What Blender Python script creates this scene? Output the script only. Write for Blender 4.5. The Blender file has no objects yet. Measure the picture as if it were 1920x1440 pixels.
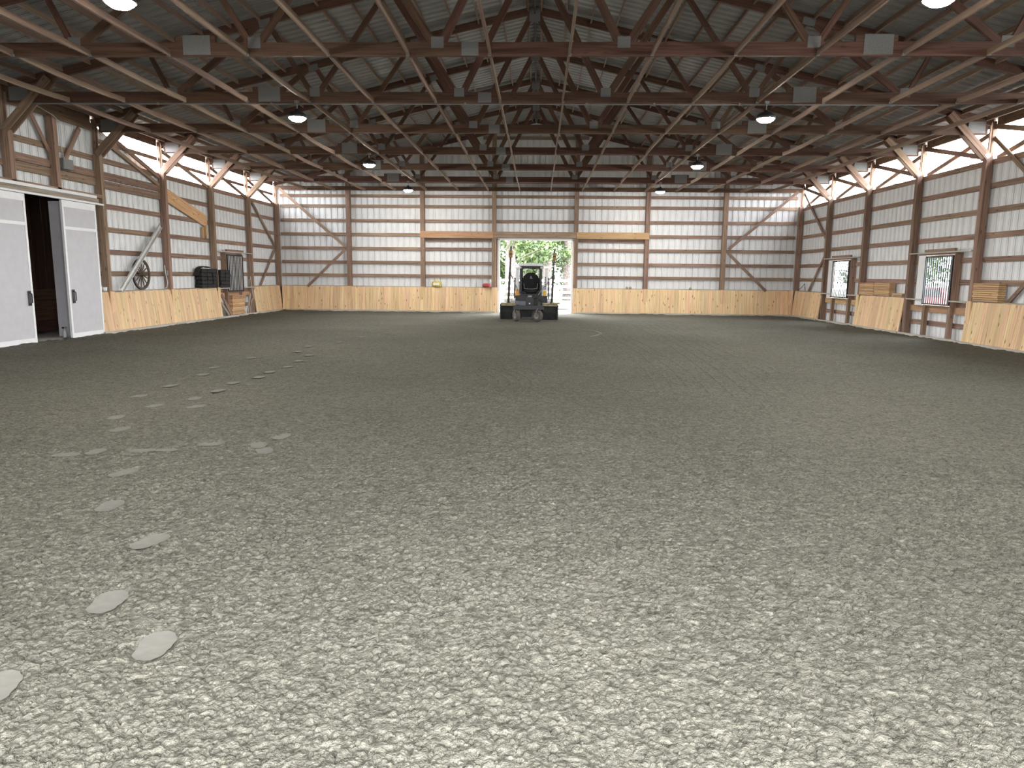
import bpy, bmesh, math, random
import numpy as np
from mathutils import Matrix, Vector, noise as mnoise

random.seed(7)
rng = np.random.default_rng(7)
SC = bpy.context.scene
COL = SC.collection

# ------------------------------------------------------------------ camera
cam_data = bpy.data.cameras.new('camera')
cam_data.sensor_width = 36.0
cam_data.lens = 24.837
cam_data.clip_start = 0.05
cam_data.clip_end = 500
cam = bpy.data.objects.new('camera', cam_data)
COL.objects.link(cam)
_r = Vector((0.999245, 0.0375192, 0.0100894))
_u = Vector((-0.0156748, 0.1516978, 0.9883026))
_f = Vector((-0.0355498, 0.9877146, -0.1521714))
cam.matrix_world = Matrix(((_r.x, _u.x, -_f.x, 0.2276), (_r.y, _u.y, -_f.y, 0.5838),
                           (_r.z, _u.z, -_f.z, 1.8769), (0, 0, 0, 1)))
SC.camera = cam

# ------------------------------------------------------------------ world, light level
SKY = 30.0
LAMP = 545.0
world = bpy.data.worlds.new('overcast_sky')
SC.world = world
world.use_nodes = True
wb = world.node_tree.nodes['Background']
wb.inputs['Color'].default_value = (0.93, 0.955, 1.0, 1)
wb.inputs['Strength'].default_value = SKY
SC.view_settings.view_transform = 'Standard'
SC.view_settings.look = 'None'
SC.view_settings.gamma = 1.0
SC.view_settings.use_curve_mapping = False
SC.view_settings.exposure = 0.0
SC.cycles.max_bounces = 4
SC.cycles.diffuse_bounces = 2
SC.cycles.glossy_bounces = 2
SC.cycles.transparent_max_bounces = 6
SC.cycles.adaptive_threshold = 0.05
SC.cycles.caustics_reflective = False
SC.cycles.caustics_refractive = False
SC.cycles.sample_clamp_indirect = 6.0

B = 3.6576            # bay length
HC = 5.94             # underside of the trusses
XW = 12.87            # inner face of side wall posts
XG = 13.07            # inner face of the girts
XS = 13.12            # metal sheets
YB = 36.58            # back wall metal
PEAK, SLOPE = 9.40, 0.232


def portal(name, loc, rot, sx, sy):
    d = bpy.data.lights.new(name, 'AREA')
    d.shape = 'RECTANGLE'
    d.size, d.size_y = sx, sy
    d.cycles.is_portal = True
    o = bpy.data.objects.new(name, d)
    COL.objects.link(o)
    o.location = loc
    o.rotation_euler = rot


# openings of the building that let the sky in (sampling guides for the world light)
portal('sky_portal_front_door', (0.25, -0.02, 2.0), (math.pi / 2, 0, 0), 4.9, 4.0)
portal('sky_portal_back_door', (0.05, YB + 0.1, 1.85), (-math.pi / 2, 0, 0), 3.6, 3.65)
portal('sky_portal_eave_right', (XS + 0.06, 18.3, 5.8), (0, math.pi / 2, 0), 1.1, 36.4)
portal('sky_portal_eave_left', (-XS - 0.06, 29.4, 5.8), (0, -math.pi / 2, 0), 1.1, 14.4)


# ------------------------------------------------------------------ materials
def newmat(name):
    m = bpy.data.materials.new(name)
    m.use_nodes = True
    nt = m.node_tree
    return m, nt, nt.nodes['Principled BSDF']


def ramp(nt, stops):
    r = nt.nodes.new('ShaderNodeValToRGB')
    els = r.color_ramp.elements
    while len(els) < len(stops):
        els.new(0.5)
    for e, (p, c) in zip(els, stops):
        e.position = p
        e.color = (c[0], c[1], c[2], 1)
    return r


def plain(name, col, rough=0.6, metal=0.0, var=0.08, scale=12.0, bump=0.0):
    """a flat colour with a little mottling"""
    m, nt, b = newmat(name)
    tc = nt.nodes.new('ShaderNodeTexCoord')
    n = nt.nodes.new('ShaderNodeTexNoise')
    n.inputs['Scale'].default_value = scale
    n.inputs['Detail'].default_value = 4
    nt.links.new(tc.outputs['Object'], n.inputs['Vector'])
    lo = [c * (1 - var * 2) for c in col]
    hi = [min(1, c * (1 + var * 2)) for c in col]
    r = ramp(nt, [(0.3, lo), (0.7, hi)])
    nt.links.new(n.outputs['Fac'], r.inputs['Fac'])
    nt.links.new(r.outputs['Color'], b.inputs['Base Color'])
    b.inputs['Roughness'].default_value = rough
    b.inputs['Metallic'].default_value = metal
    if bump:
        bp = nt.nodes.new('ShaderNodeBump')
        bp.inputs['Strength'].default_value = bump
        bp.inputs['Distance'].default_value = 0.02
        nt.links.new(n.outputs['Fac'], bp.inputs['Height'])
        nt.links.new(bp.outputs['Normal'], b.inputs['Normal'])
    return m


def wood(name, dark, mid, light, knots=0.0, rough=0.75, tint=0.25):
    """sawn timber: grain runs along the local X axis, every board differs"""
    m, nt, b = newmat(name)
    L = nt.links.new
    tc = nt.nodes.new('ShaderNodeTexCoord')
    oi = nt.nodes.new('ShaderNodeObjectInfo')
    add = nt.nodes.new('ShaderNodeVectorMath'); add.operation = 'ADD'
    comb = nt.nodes.new('ShaderNodeCombineXYZ')
    mul = nt.nodes.new('ShaderNodeMath'); mul.operation = 'MULTIPLY'; mul.inputs[1].default_value = 57.0
    L(oi.outputs['Random'], mul.inputs[0])
    L(mul.outputs[0], comb.inputs[0]); L(mul.outputs[0], comb.inputs[1]); L(mul.outputs[0], comb.inputs[2])
    L(tc.outputs['Object'], add.inputs[0]); L(comb.outputs[0], add.inputs[1])
    sc = nt.nodes.new('ShaderNodeVectorMath'); sc.operation = 'MULTIPLY'
    sc.inputs[1].default_value = (0.9, 26.0, 26.0)
    L(add.outputs[0], sc.inputs[0])
    n = nt.nodes.new('ShaderNodeTexNoise')
    n.inputs['Scale'].default_value = 1.0; n.inputs['Detail'].default_value = 6
    n.inputs['Distortion'].default_value = 0.6
    L(sc.outputs[0], n.inputs['Vector'])
    r = ramp(nt, [(0.28, dark), (0.5, mid), (0.74, light)])
    L(n.outputs['Fac'], r.inputs['Fac'])
    out = r.outputs['Color']
    if knots:
        sk = nt.nodes.new('ShaderNodeVectorMath'); sk.operation = 'MULTIPLY'
        sk.inputs[1].default_value = (2.4, 7.0, 7.0)
        L(add.outputs[0], sk.inputs[0])
        v = nt.nodes.new('ShaderNodeTexVoronoi')
        v.inputs['Scale'].default_value = 1.0
        L(sk.outputs[0], v.inputs['Vector'])
        kr = ramp(nt, [(0.10, (1, 1, 1)), (0.17, (0, 0, 0))])
        L(v.outputs['Distance'], kr.inputs['Fac'])
        mx = nt.nodes.new('ShaderNodeMixRGB')
        km = nt.nodes.new('ShaderNodeMath'); km.operation = 'MULTIPLY'; km.inputs[1].default_value = knots
        L(kr.outputs['Color'], km.inputs[0])
        L(km.outputs[0], mx.inputs['Fac'])
        L(out, mx.inputs['Color1'])
        mx.inputs['Color2'].default_value = (dark[0] * .3, dark[1] * .22, dark[2] * .2, 1)
        out = mx.outputs['Color']
    hsv = nt.nodes.new('ShaderNodeHueSaturation')
    mr = nt.nodes.new('ShaderNodeMapRange')
    mr.inputs['To Min'].default_value = 1 - tint; mr.inputs['To Max'].default_value = 1 + tint
    L(oi.outputs['Random'], mr.inputs['Value'])
    L(mr.outputs[0], hsv.inputs['Value'])
    m2 = nt.nodes.new('ShaderNodeMath'); m2.operation = 'MULTIPLY'; m2.inputs[1].default_value = 7.31
    fr = nt.nodes.new('ShaderNodeMath'); fr.operation = 'FRACT'
    mr2 = nt.nodes.new('ShaderNodeMapRange')
    mr2.inputs['To Min'].default_value = 0.488; mr2.inputs['To Max'].default_value = 0.512
    L(oi.outputs['Random'], m2.inputs[0]); L(m2.outputs[0], fr.inputs[0]); L(fr.outputs[0], mr2.inputs['Value'])
    L(mr2.outputs[0], hsv.inputs['Hue'])
    L(out, hsv.inputs['Color'])
    L(hsv.outputs['Color'], b.inputs['Base Color'])
    b.inputs['Roughness'].default_value = rough
    bp = nt.nodes.new('ShaderNodeBump')
    bp.inputs['Strength'].default_value = 0.25; bp.inputs['Distance'].default_value = 0.01
    L(n.outputs['Fac'], bp.inputs['Height']); L(bp.outputs['Normal'], b.inputs['Normal'])
    return m


M = {}
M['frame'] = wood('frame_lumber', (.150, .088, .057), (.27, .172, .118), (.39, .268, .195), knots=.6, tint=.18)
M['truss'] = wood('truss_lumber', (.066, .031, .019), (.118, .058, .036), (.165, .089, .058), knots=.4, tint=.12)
M['brace'] = wood('brace_lumber', (.19, .122, .084), (.28, .192, .138), (.36, .262, .195), tint=.12)
M['pine'] = wood('pine_boards', (.60, .37, .18), (.79, .55, .315), (.88, .67, .44), knots=.85, tint=.11)
M['newlumber'] = wood('new_lumber', (.44, .24, .11), (.58, .35, .18), (.68, .45, .26), knots=.7, tint=.24)
M['oldboard'] = wood('weathered_board', (.20, .16, .12), (.36, .30, .24), (.48, .42, .34), tint=.15)
M['sill'] = wood('grey_sill_board', (.34, .31, .26), (.50, .46, .40), (.62, .58, .52), tint=.08)
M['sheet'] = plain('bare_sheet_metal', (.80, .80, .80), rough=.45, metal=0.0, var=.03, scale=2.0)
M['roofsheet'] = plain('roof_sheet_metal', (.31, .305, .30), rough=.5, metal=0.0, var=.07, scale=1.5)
M['galv'] = plain('galvanised_plate', (.22, .215, .21), rough=.5, metal=.2, var=.06, scale=40)
M['white'] = plain('white_painted_metal', (.82, .82, .82), rough=.4, var=.02)
M['doorgrey'] = plain('grey_door_skin', (.55, .535, .56), rough=.5, var=.02, scale=5)
M['dark'] = plain('dark_metal', (.017, .017, .018), rough=.5, var=.15)
M['black'] = plain('black_rubber', (.013, .013, .013), rough=.75, var=.3, scale=9, bump=.3)
M['steel'] = plain('scuffed_steel', (.30, .29, .28), rough=.4, metal=.6, var=.2)
M['alu'] = plain('aluminium_channel', (.62, .61, .58), rough=.35, metal=.4, var=.08)
M['wheelwood'] = wood('old_wheel_wood', (.05, .032, .022), (.095, .065, .047), (.16, .12, .09), tint=.1)
M['tire'] = plain('dusty_tyre', (.10, .088, .078), rough=.9, var=.2)
M['hub'] = plain('dusty_hub', (.30, .28, .26), rough=.6, var=.15)
M['yellow'] = plain('yellow_plastic', (.75, .42, .03), rough=.5, var=.08)
M['amber'] = plain('dark_amber_plastic', (.30, .17, .03), rough=.5, var=.15)
M['slate'] = plain('slate_paint', (.11, .10, .14), rough=.5, var=.1)
M['orange'] = plain('orange_paint', (.72, .30, .03), rough=.5, var=.08)
M['cream'] = plain('white_machine_paint', (.80, .80, .80), rough=.4, var=.04)
M['red'] = plain('red_plastic', (.48, .05, .05), rough=.5, var=.15, scale=20)
M['bag'] = plain('yellow_feed_bag', (.62, .48, .10), rough=.6, var=.3, scale=14)
M['tan'] = plain('dust_tan', (.34, .30, .19), rough=.9, var=.2)
M['fence'] = plain('white_fence_paint', (.75, .75, .75), rough=.6, var=.05)
M['grass'] = plain('pale_grass', (.055, .07, .03), rough=.9, var=.3, scale=3)
M['gravel'] = plain('pale_gravel', (.24, .23, .21), rough=.95, var=.15, scale=8, bump=.4)
M['bark'] = plain('grey_bark', (.105, .086, .077), rough=.95, var=.35, scale=9, bump=.6)
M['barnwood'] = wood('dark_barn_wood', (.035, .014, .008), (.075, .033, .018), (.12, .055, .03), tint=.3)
M['carred'] = plain('red_car_paint', (.55, .06, .07), rough=.3, var=.02)
M['concrete'] = plain('concrete', (.45, .43, .40), rough=.9, var=.1, bump=.2)
M['cord'] = plain('white_cord', (.70, .70, .68), rough=.5, var=.02)

# leaves
m, nt, b = newmat('leaf_green')
oi = nt.nodes.new('ShaderNodeTexCoord')
n = nt.nodes.new('ShaderNodeTexNoise'); n.inputs['Scale'].default_value = .9
nt.links.new(oi.outputs['Object'], n.inputs['Vector'])
r = ramp(nt, [(.3, (.018, .042, .012)), (.55, (.055, .092, .020)), (.75, (.115, .140, .028))])
nt.links.new(n.outputs['Fac'], r.inputs['Fac'])
nt.links.new(r.outputs['Color'], b.inputs['Base Color'])
b.inputs['Roughness'].default_value = .6
M['leaf'] = m

# glass
m, nt, b = newmat('clear_glass')
nt.nodes.remove(b)
tr = nt.nodes.new('ShaderNodeBsdfTransparent')
gl = nt.nodes.new('ShaderNodeBsdfGlossy'); gl.inputs['Roughness'].default_value = .05
mx = nt.nodes.new('ShaderNodeMixShader'); mx.inputs[0].default_value = .07
tr.inputs['Color'].default_value = (.93, .97, .98, 1)
nt.links.new(tr.outputs[0], mx.inputs[1]); nt.links.new(gl.outputs[0], mx.inputs[2])
nt.links.new(mx.outputs[0], nt.nodes['Material Output'].inputs[0])
M['glass'] = m

# lamp lens
m, nt, b = newmat('lit_led_lens')
nt.nodes.remove(b)
em = nt.nodes.new('ShaderNodeEmission')
em.inputs['Color'].default_value = (1.0, .965, .885, 1)
em.inputs['Strength'].default_value = LAMP
nt.links.new(em.outputs[0], nt.nodes['Material Output'].inputs[0])
M['lens'] = m

# arena footing
def footing(name, k=1.0, grooves=True, bump=.9):
    m, nt, b = newmat(name)
    L = nt.links.new
    g = nt.nodes.new('ShaderNodeNewGeometry')
    n1 = nt.nodes.new('ShaderNodeTexNoise'); n1.inputs['Scale'].default_value = .35; n1.inputs['Detail'].default_value = 4
    n2 = nt.nodes.new('ShaderNodeTexNoise'); n2.inputs['Scale'].default_value = 30; n2.inputs['Detail'].default_value = 4
    n2.inputs['Roughness'].default_value = .7
    L(g.outputs['Position'], n1.inputs['Vector']); L(g.outputs['Position'], n2.inputs['Vector'])
    r1 = ramp(nt, [(.3, (.138 * k, .132 * k, .108 * k)), (.7, (.168 * k, .160 * k, .131 * k))])
    L(n1.outputs['Fac'], r1.inputs['Fac'])
    r2 = ramp(nt, [(.30, (.50, .50, .47)), (.46, (.92, .92, .91)), (.56, (1.06, 1.06, 1.05)), (.72, (1.45, 1.45, 1.43))])
    L(n2.outputs['Fac'], r2.inputs['Fac'])
    mx = nt.nodes.new('ShaderNodeMixRGB'); mx.blend_type = 'MULTIPLY'; mx.inputs['Fac'].default_value = 1
    L(r1.outputs['Color'], mx.inputs['Color1']); L(r2.outputs['Color'], mx.inputs['Color2'])
    vo = nt.nodes.new('ShaderNodeTexVoronoi'); vo.inputs['Scale'].default_value = 34
    L(g.outputs['Position'], vo.inputs['Vector'])
    sp = nt.nodes.new('ShaderNodeSeparateColor'); L(vo.outputs['Color'], sp.inputs[0])
    r4 = ramp(nt, [(0.0, (.74, .74, .73)), (1.0, (1.26, 1.26, 1.25))]); L(sp.outputs[0], r4.inputs['Fac'])
    n5 = nt.nodes.new('ShaderNodeTexNoise'); n5.inputs['Scale'].default_value = 7; n5.inputs['Detail'].default_value = 2
    L(g.outputs['Position'], n5.inputs['Vector'])
    r5 = ramp(nt, [(.32, (.86, .86, .85)), (.55, (1.02, 1.02, 1.02)), (.75, (1.1, 1.1, 1.1))]); L(n5.outputs['Fac'], r5.inputs['Fac'])
    mx4 = nt.nodes.new('ShaderNodeMixRGB'); mx4.blend_type = 'MULTIPLY'; mx4.inputs['Fac'].default_value = 1
    L(mx.outputs['Color'], mx4.inputs['Color1']); L(r4.outputs['Color'], mx4.inputs['Color2'])
    mx5 = nt.nodes.new('ShaderNodeMixRGB'); mx5.blend_type = 'MULTIPLY'; mx5.inputs['Fac'].default_value = 1
    L(mx4.outputs['Color'], mx5.inputs['Color1']); L(r5.outputs['Color'], mx5.inputs['Color2'])
    L(mx5.outputs['Color'], b.inputs['Base Color'])
    b.inputs['Roughness'].default_value = .95
    b.inputs['Specular IOR Level'].default_value = .15
    # clods and harrow grooves
    n3 = nt.nodes.new('ShaderNodeTexNoise'); n3.inputs['Scale'].default_value = 14; n3.inputs['Detail'].default_value = 3
    L(g.outputs['Position'], n3.inputs['Vector'])
    a1 = nt.nodes.new('ShaderNodeMath'); a1.operation = 'ADD'
    L(n2.outputs['Fac'], a1.inputs[0]); L(n3.outputs['Fac'], a1.inputs[1])
    h = a1.outputs[0]
    if grooves:
        for cx_, cy_, sc_, amp in ((-2.6, 12.6, 2.6, .22), (9.0, 14.0, 2.2, .20), (-9.5, 6.5, 2.4, .16)):
            sub = nt.nodes.new('ShaderNodeVectorMath'); sub.operation = 'SUBTRACT'
            sub.inputs[1].default_value = (cx_, cy_, 0)
            L(g.outputs['Position'], sub.inputs[0])
            w = nt.nodes.new('ShaderNodeTexWave'); w.wave_type = 'RINGS'; w.rings_direction = 'Z'
            w.inputs['Scale'].default_value = sc_; w.inputs['Distortion'].default_value = 1.5
            w.inputs['Detail'].default_value = 2; w.inputs['Detail Scale'].default_value = .4
            L(sub.outputs[0], w.inputs['Vector'])
            mm = nt.nodes.new('ShaderNodeMath'); mm.operation = 'MULTIPLY_ADD'
            mm.inputs[1].default_value = amp
            L(w.outputs['Fac'], mm.inputs[0]); L(h, mm.inputs[2])
            h = mm.outputs[0]
    bp = nt.nodes.new('ShaderNodeBump')
    bp.inputs['Strength'].default_value = bump; bp.inputs['Distance'].default_value = .05
    L(h, bp.inputs['Height']); L(bp.outputs['Normal'], b.inputs['Normal'])
    return m


M['footing'] = footing('arena_footing', grooves=False)
M['print'] = plain('pressed_dry_sand', (.168, .160, .137), rough=.95, var=.05, scale=20, bump=.15)

# ------------------------------------------------------------------ helpers
def link(o, parent=None, label=None, cat=None, group=None, kind=None):
    COL.objects.link(o)
    if parent is not None:
        o.parent = parent
    if label: o['label'] = label
    if cat: o['category'] = cat
    if group: o['group'] = group
    if kind: o['kind'] = kind
    return o


def wloc(parent):
    v = Vector((0, 0, 0))
    while parent is not None:
        v = v + parent.location
        parent = parent.parent
    return v


def thing(name, loc, label, cat, group=None, kind=None):
    o = bpy.data.objects.new(name, None)
    o.empty_display_size = .2
    o.location = loc
    return link(o, None, label, cat, group, kind)


def mesh_obj(name, me, mat, parent=None, matrix=None, loc=None, **kw):
    if mat is not None and not me.materials:
        me.materials.append(M[mat] if isinstance(mat, str) else mat)
    o = bpy.data.objects.new(name, me)
    link(o, parent, **kw)
    if matrix is not None:
        mw = matrix.copy()
        if parent is not None:
            mw.translation = mw.translation - wloc(parent)
        o.matrix_basis = mw
    elif loc is not None:
        o.location = Vector(loc) - (wloc(parent) if parent is not None else Vector((0, 0, 0)))
    return o


_boards = {}
def board_mesh(l, w, t, mat):
    key = (round(l, 3), round(w, 3), round(t, 3), mat)
    if key not in _boards:
        me = bpy.data.meshes.new('board')
        x, y, z = l / 2, w / 2, t / 2
        v = [(sx * x, sy * y, sz * z) for sx in (-1, 1) for sy in (-1, 1) for sz in (-1, 1)]
        f = [(0, 1, 3, 2), (4, 6, 7, 5), (0, 4, 5, 1), (2, 3, 7, 6), (0, 2, 6, 4), (1, 5, 7, 3)]
        me.from_pydata(v, [], f)
        me.materials.append(M[mat])
        _boards[key] = me
    return _boards[key]


def frame_of(p0, p1, wdir):
    p0, p1 = Vector(p0), Vector(p1)
    x = (p1 - p0).normalized()
    wd = Vector(wdir)
    y = (wd - x * wd.dot(x)).normalized()
    z = x.cross(y)
    c = (p0 + p1) / 2
    return Matrix(((x.x, y.x, z.x, c.x), (x.y, y.y, z.y, c.y), (x.z, y.z, z.z, c.z), (0, 0, 0, 1))), (p1 - p0).length


def board(name, p0, p1, w, t, mat='frame', parent=None, wdir=(0, 0, 1), **kw):
    """a plank from p0 to p1; width w lies along wdir, thickness t across"""
    mt, l = frame_of(p0, p1, wdir)
    return mesh_obj(name, board_mesh(l, w, t, mat), None, parent, matrix=mt, **kw)


def box(name, lo, hi, mat, parent=None, **kw):
    """an axis-aligned board whose longest side carries the grain"""
    d = [hi[i] - lo[i] for i in range(3)]
    c = [(hi[i] + lo[i]) / 2 for i in range(3)]
    ax = max(range(3), key=lambda i: d[i])
    p0, p1 = list(c), list(c)
    p0[ax] = lo[ax]; p1[ax] = hi[ax]
    o = [i for i in range(3) if i != ax]
    wd = [0, 0, 0]; wd[o[0]] = 1
    return board(name, p0, p1, d[o[0]], d[o[1]], mat, parent, wd, **kw)


def py_mesh(name, verts, faces, smooth=False):
    me = bpy.data.meshes.new(name)
    me.from_pydata([tuple(v) for v in verts], [], faces)
    if smooth:
        me.polygons.foreach_set('use_smooth', [True] * len(me.polygons))
    me.update()
    return me


class MB:
    """collects simple solids in world axes, then becomes one mesh"""
    def __init__(self): self.v = []; self.f = []
    def box(self, lo, hi):
        n = len(self.v)
        self.v += [(x, y, z) for x in (lo[0], hi[0]) for y in (lo[1], hi[1]) for z in (lo[2], hi[2])]
        self.f += [tuple(n + i for i in q) for q in ((0, 1, 3, 2), (4, 6, 7, 5), (0, 4, 5, 1), (2, 3, 7, 6), (0, 2, 6, 4), (1, 5, 7, 3))]
        return self
    def bar(self, p0, p1, w, t, wdir=(0, 0, 1)):
        m_, l = frame_of(p0, p1, wdir)
        n = len(self.v)
        for sx in (-1, 1):
            for sy in (-1, 1):
                for sz in (-1, 1):
                    self.v.append(tuple(m_ @ Vector((sx * l / 2, sy * w / 2, sz * t / 2))))
        self.f += [tuple(n + i for i in q) for q in ((0, 1, 3, 2), (4, 6, 7, 5), (0, 4, 5, 1), (2, 3, 7, 6), (0, 2, 6, 4), (1, 5, 7, 3))]
        return self
    def tube(self, pts, r, seg=8, cap=True):
        pts = [Vector(p) for p in pts]
        rs = r if isinstance(r, (list, tuple)) else [r] * len(pts)
        n = len(self.v)
        for i, p in enumerate(pts):
            d = (pts[min(i + 1, len(pts) - 1)] - pts[max(i - 1, 0)]).normalized()
            a = Vector((0, 0, 1)) if abs(d.z) < .9 else Vector((1, 0, 0))
            u = d.cross(a).normalized(); w = d.cross(u)
            for k in range(seg):
                t = 2 * math.pi * k / seg
                self.v.append(tuple(p + (u * math.cos(t) + w * math.sin(t)) * rs[i]))
        for i in range(len(pts) - 1):
            for k in range(seg):
                k2 = (k + 1) % seg
                self.f.append((n + i * seg + k, n + i * seg + k2, n + (i + 1) * seg + k2, n + (i + 1) * seg + k))
        if cap:
            self.f.append(tuple(n + k for k in range(seg)))
            e = n + (len(pts) - 1) * seg
            self.f.append(tuple(e + k for k in reversed(range(seg))))
        return self
    def lathe(self, prof, origin, axis='Z', seg=24):
        n = len(self.v)
        o = Vector(origin)
        for (r, h) in prof:
            for k in range(seg):
                t = 2 * math.pi * k / seg
                a, b_ = r * math.cos(t), r * math.sin(t)
                p = {'Z': (a, b_, h), 'X': (h, a, b_), 'Y': (a, h, b_)}[axis]
                self.v.append(tuple(o + Vector(p)))
        for i in range(len(prof) - 1):
            for k in range(seg):
                k2 = (k + 1) % seg
                self.f.append((n + i * seg + k, n + i * seg + k2, n + (i + 1) * seg + k2, n + (i + 1) * seg + k))
        return self
    def extrude(self, poly, x0, x1, axis='X'):
        """poly in the two other axes (ordered), extruded along axis"""
        n = len(self.v); k = len(poly)
        for h in (x0, x1):
            for (a, b_) in poly:
                self.v.append({'X': (h, a, b_), 'Y': (a, h, b_), 'Z': (a, b_, h)}[axis])
        self.f.append(tuple(n + i for i in range(k)))
        self.f.append(tuple(n + k + i for i in reversed(range(k))))
        for i in range(k):
            j = (i + 1) % k
            self.f.append((n + i, n + k + i, n + k + j, n + j))
        return self
    def mesh(self, name, org=(0, 0, 0), smooth=False):
        o = Vector(org)
        me = py_mesh(name, [Vector(v) - o for v in self.v], self.f, smooth)
        bm = bmesh.new(); bm.from_mesh(me)
        bmesh.ops.recalc_face_normals(bm, faces=bm.faces)
        bm.to_mesh(me); bm.free()
        return me
    def obj(self, name, mat, parent=None, org=None, smooth=False, **kw):
        if org is None:
            org = wloc(parent) if parent is not None else Vector((0, 0, 0))
        return mesh_obj(name, self.mesh(name, org, smooth), mat, parent, loc=org, **kw)


def copy_tree(o, parent=None):
    c = o.copy()
    COL.objects.link(c)
    c.parent = parent
    for ch in list(o.children):
        copy_tree(ch, c)
    return c


# ribbed sheet: (position, depth) points of one 0.305 m pitch
PITCH = .305
RIB = [(0, 0), (.070, 0), (.075, .014), (.089, .014), (.094, 0), (.126, 0), (.132, .048), (.164, .048), (.170, 0),
       (.206, 0), (.211, .014), (.225, .014), (.230, 0)]
_sheets = {}
def sheet_cols(width):
    cols = []
    k = 0
    while k * PITCH < width - 1e-6:
        for a, d in RIB:
            s = k * PITCH + a
            if s < width - 1e-6:
                cols.append((s, d))
        k += 1
    cols.append((width, 0))
    return cols


def wall_sheets(parent, s0, s1, zb, zt, place, mat='sheet', name='wall_panel'):
    """ribbed panels 0.915 m wide from s0 to s1; place(s, d, z) -> world; zb, zt are heights or functions of s"""
    fb = zb if callable(zb) else (lambda s: zb)
    ft = zt if callable(zt) else (lambda s: zt)
    s = s0
    while s < s1 - 1e-4:
        w = min(.915, s1 - s)
        if s1 - s - w < .1: w = s1 - s
        org = Vector(place(s, 0, 0))
        v = []; f = []
        cols = sheet_cols(w)
        for a, d in cols:
            v.append(Vector(place(s + a, d, fb(s + a))) - org)
            v.append(Vector(place(s + a, d, max(fb(s + a) + .01, ft(s + a)))) - org)
        for i in range(len(cols) - 1):
            f.append((2 * i, 2 * i + 2, 2 * i + 3, 2 * i + 1))
        key = (mat,) + tuple(round(c, 3) for p in v for c in p)
        hk = hash(key)
        if hk not in _sheets:
            me = py_mesh(name, v, f)
            me.materials.append(M[mat])
            _sheets[hk] = me
        mesh_obj(name, _sheets[hk], None, parent, loc=org)
        s += w


def roof_z(x):
    return PEAK - SLOPE * abs(x)


# ------------------------------------------------------------------ ground and floor
def grid_mesh(name, xs, ys, zf):
    X, Y = np.meshgrid(xs, ys)
    Z = zf(X, Y)
    V = np.stack([X.ravel(), Y.ravel(), Z.ravel()], 1)
    nx, ny = len(xs), len(ys)
    i = np.arange(nx - 1); j = np.arange(ny - 1)
    I, J = np.meshgrid(i, j)
    a = (J * nx + I).ravel()
    F = np.stack([a, a + 1, a + nx + 1, a + nx], 1)
    me = bpy.data.meshes.new(name)
    me.vertices.add(len(V)); me.vertices.foreach_set('co', V.ravel().astype(np.float32))
    me.loops.add(F.size); me.loops.foreach_set('vertex_index', F.ravel().astype(np.int32))
    me.polygons.add(len(F)); me.polygons.foreach_set('loop_start', np.arange(0, F.size, 4, dtype=np.int32))
    me.update(calc_edges=True)
    me.polygons.foreach_set('use_smooth', np.ones(len(F), dtype=bool))
    return me


_ng = {}
def smooth_noise(X, Y, sc, seed):
    if seed not in _ng:
        _ng[seed] = np.random.default_rng(seed).random((128, 128))
    G = _ng[seed]
    x = (X * sc) % 127; y = (Y * sc) % 127
    x0 = np.floor(x).astype(int); y0 = np.floor(y).astype(int)
    fx = x - x0; fy = y - y0
    fx = fx * fx * (3 - 2 * fx); fy = fy * fy * (3 - 2 * fy)
    x1 = (x0 + 1) % 128; y1 = (y0 + 1) % 128
    return (G[x0, y0] * (1 - fx) + G[x1, y0] * fx) * (1 - fy) + (G[x0, y1] * (1 - fx) + G[x1, y1] * fx) * fy


def floor_z(X, Y):
    z = (smooth_noise(X + 50, Y + 5, .7, 1) - .5) * .03 + (smooth_noise(X + 50, Y + 5, 3.1, 2) - .5) * .014
    edge = np.clip(1 - (12.85 - np.abs(X)) / .55, 0, 1)
    edgeb = np.clip(1 - (36.2 - Y) / .5, 0, 1) * (np.abs(X) > 2.2)
    e = np.maximum(edge, edgeb)
    z = z + e * (smooth_noise(X + 50, Y + 5, 1.3, 3) * .07 + (smooth_noise(X + 50, Y + 5, 7, 4) - .4) * .06 - .02)
    return z


FAN0, FAN1 = 1.7, 11.5


def fan_half(y):
    return .8 + (y - .58) * .77


def fan_mid(y):
    return .2 - .036 * (y - .58)


def coarse_z(X, Y):
    ins = np.clip((fan_half(Y) - np.abs(X - fan_mid(Y))) / .3, 0, 1) * np.clip((Y - FAN0) / .2, 0, 1) * np.clip((FAN1 - .15 - Y) / .3, 0, 1)
    return floor_z(X, Y) - .06 * ins


def crumbs(X, Y, cell, prob, amp, seed):
    """rounded lumps, one at most in every cell"""
    r = np.random.default_rng(seed)
    N = 256
    jx, jy, rad, hh, on = (r.random((N, N)) for _ in range(5))
    gx, gy = X / cell, Y / cell
    ix, iy = np.floor(gx).astype(int), np.floor(gy).astype(int)
    H = np.zeros_like(X)
    for a in (-1, 0, 1):
        for b2 in (-1, 0, 1):
            cx_, cy_ = ix + a, iy + b2
            m_, n_ = cx_ % N, cy_ % N
            d2 = (gx - cx_ - jx[m_, n_]) ** 2 + (gy - cy_ - jy[m_, n_]) ** 2
            R2 = (.36 + .36 * rad[m_, n_]) ** 2
            h = np.sqrt(np.clip(1 - d2 / R2, 0, 1)) * (.5 + .5 * hh[m_, n_]) * (on[m_, n_] < prob)
            H = np.maximum(H, h)
    return H * amp


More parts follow.
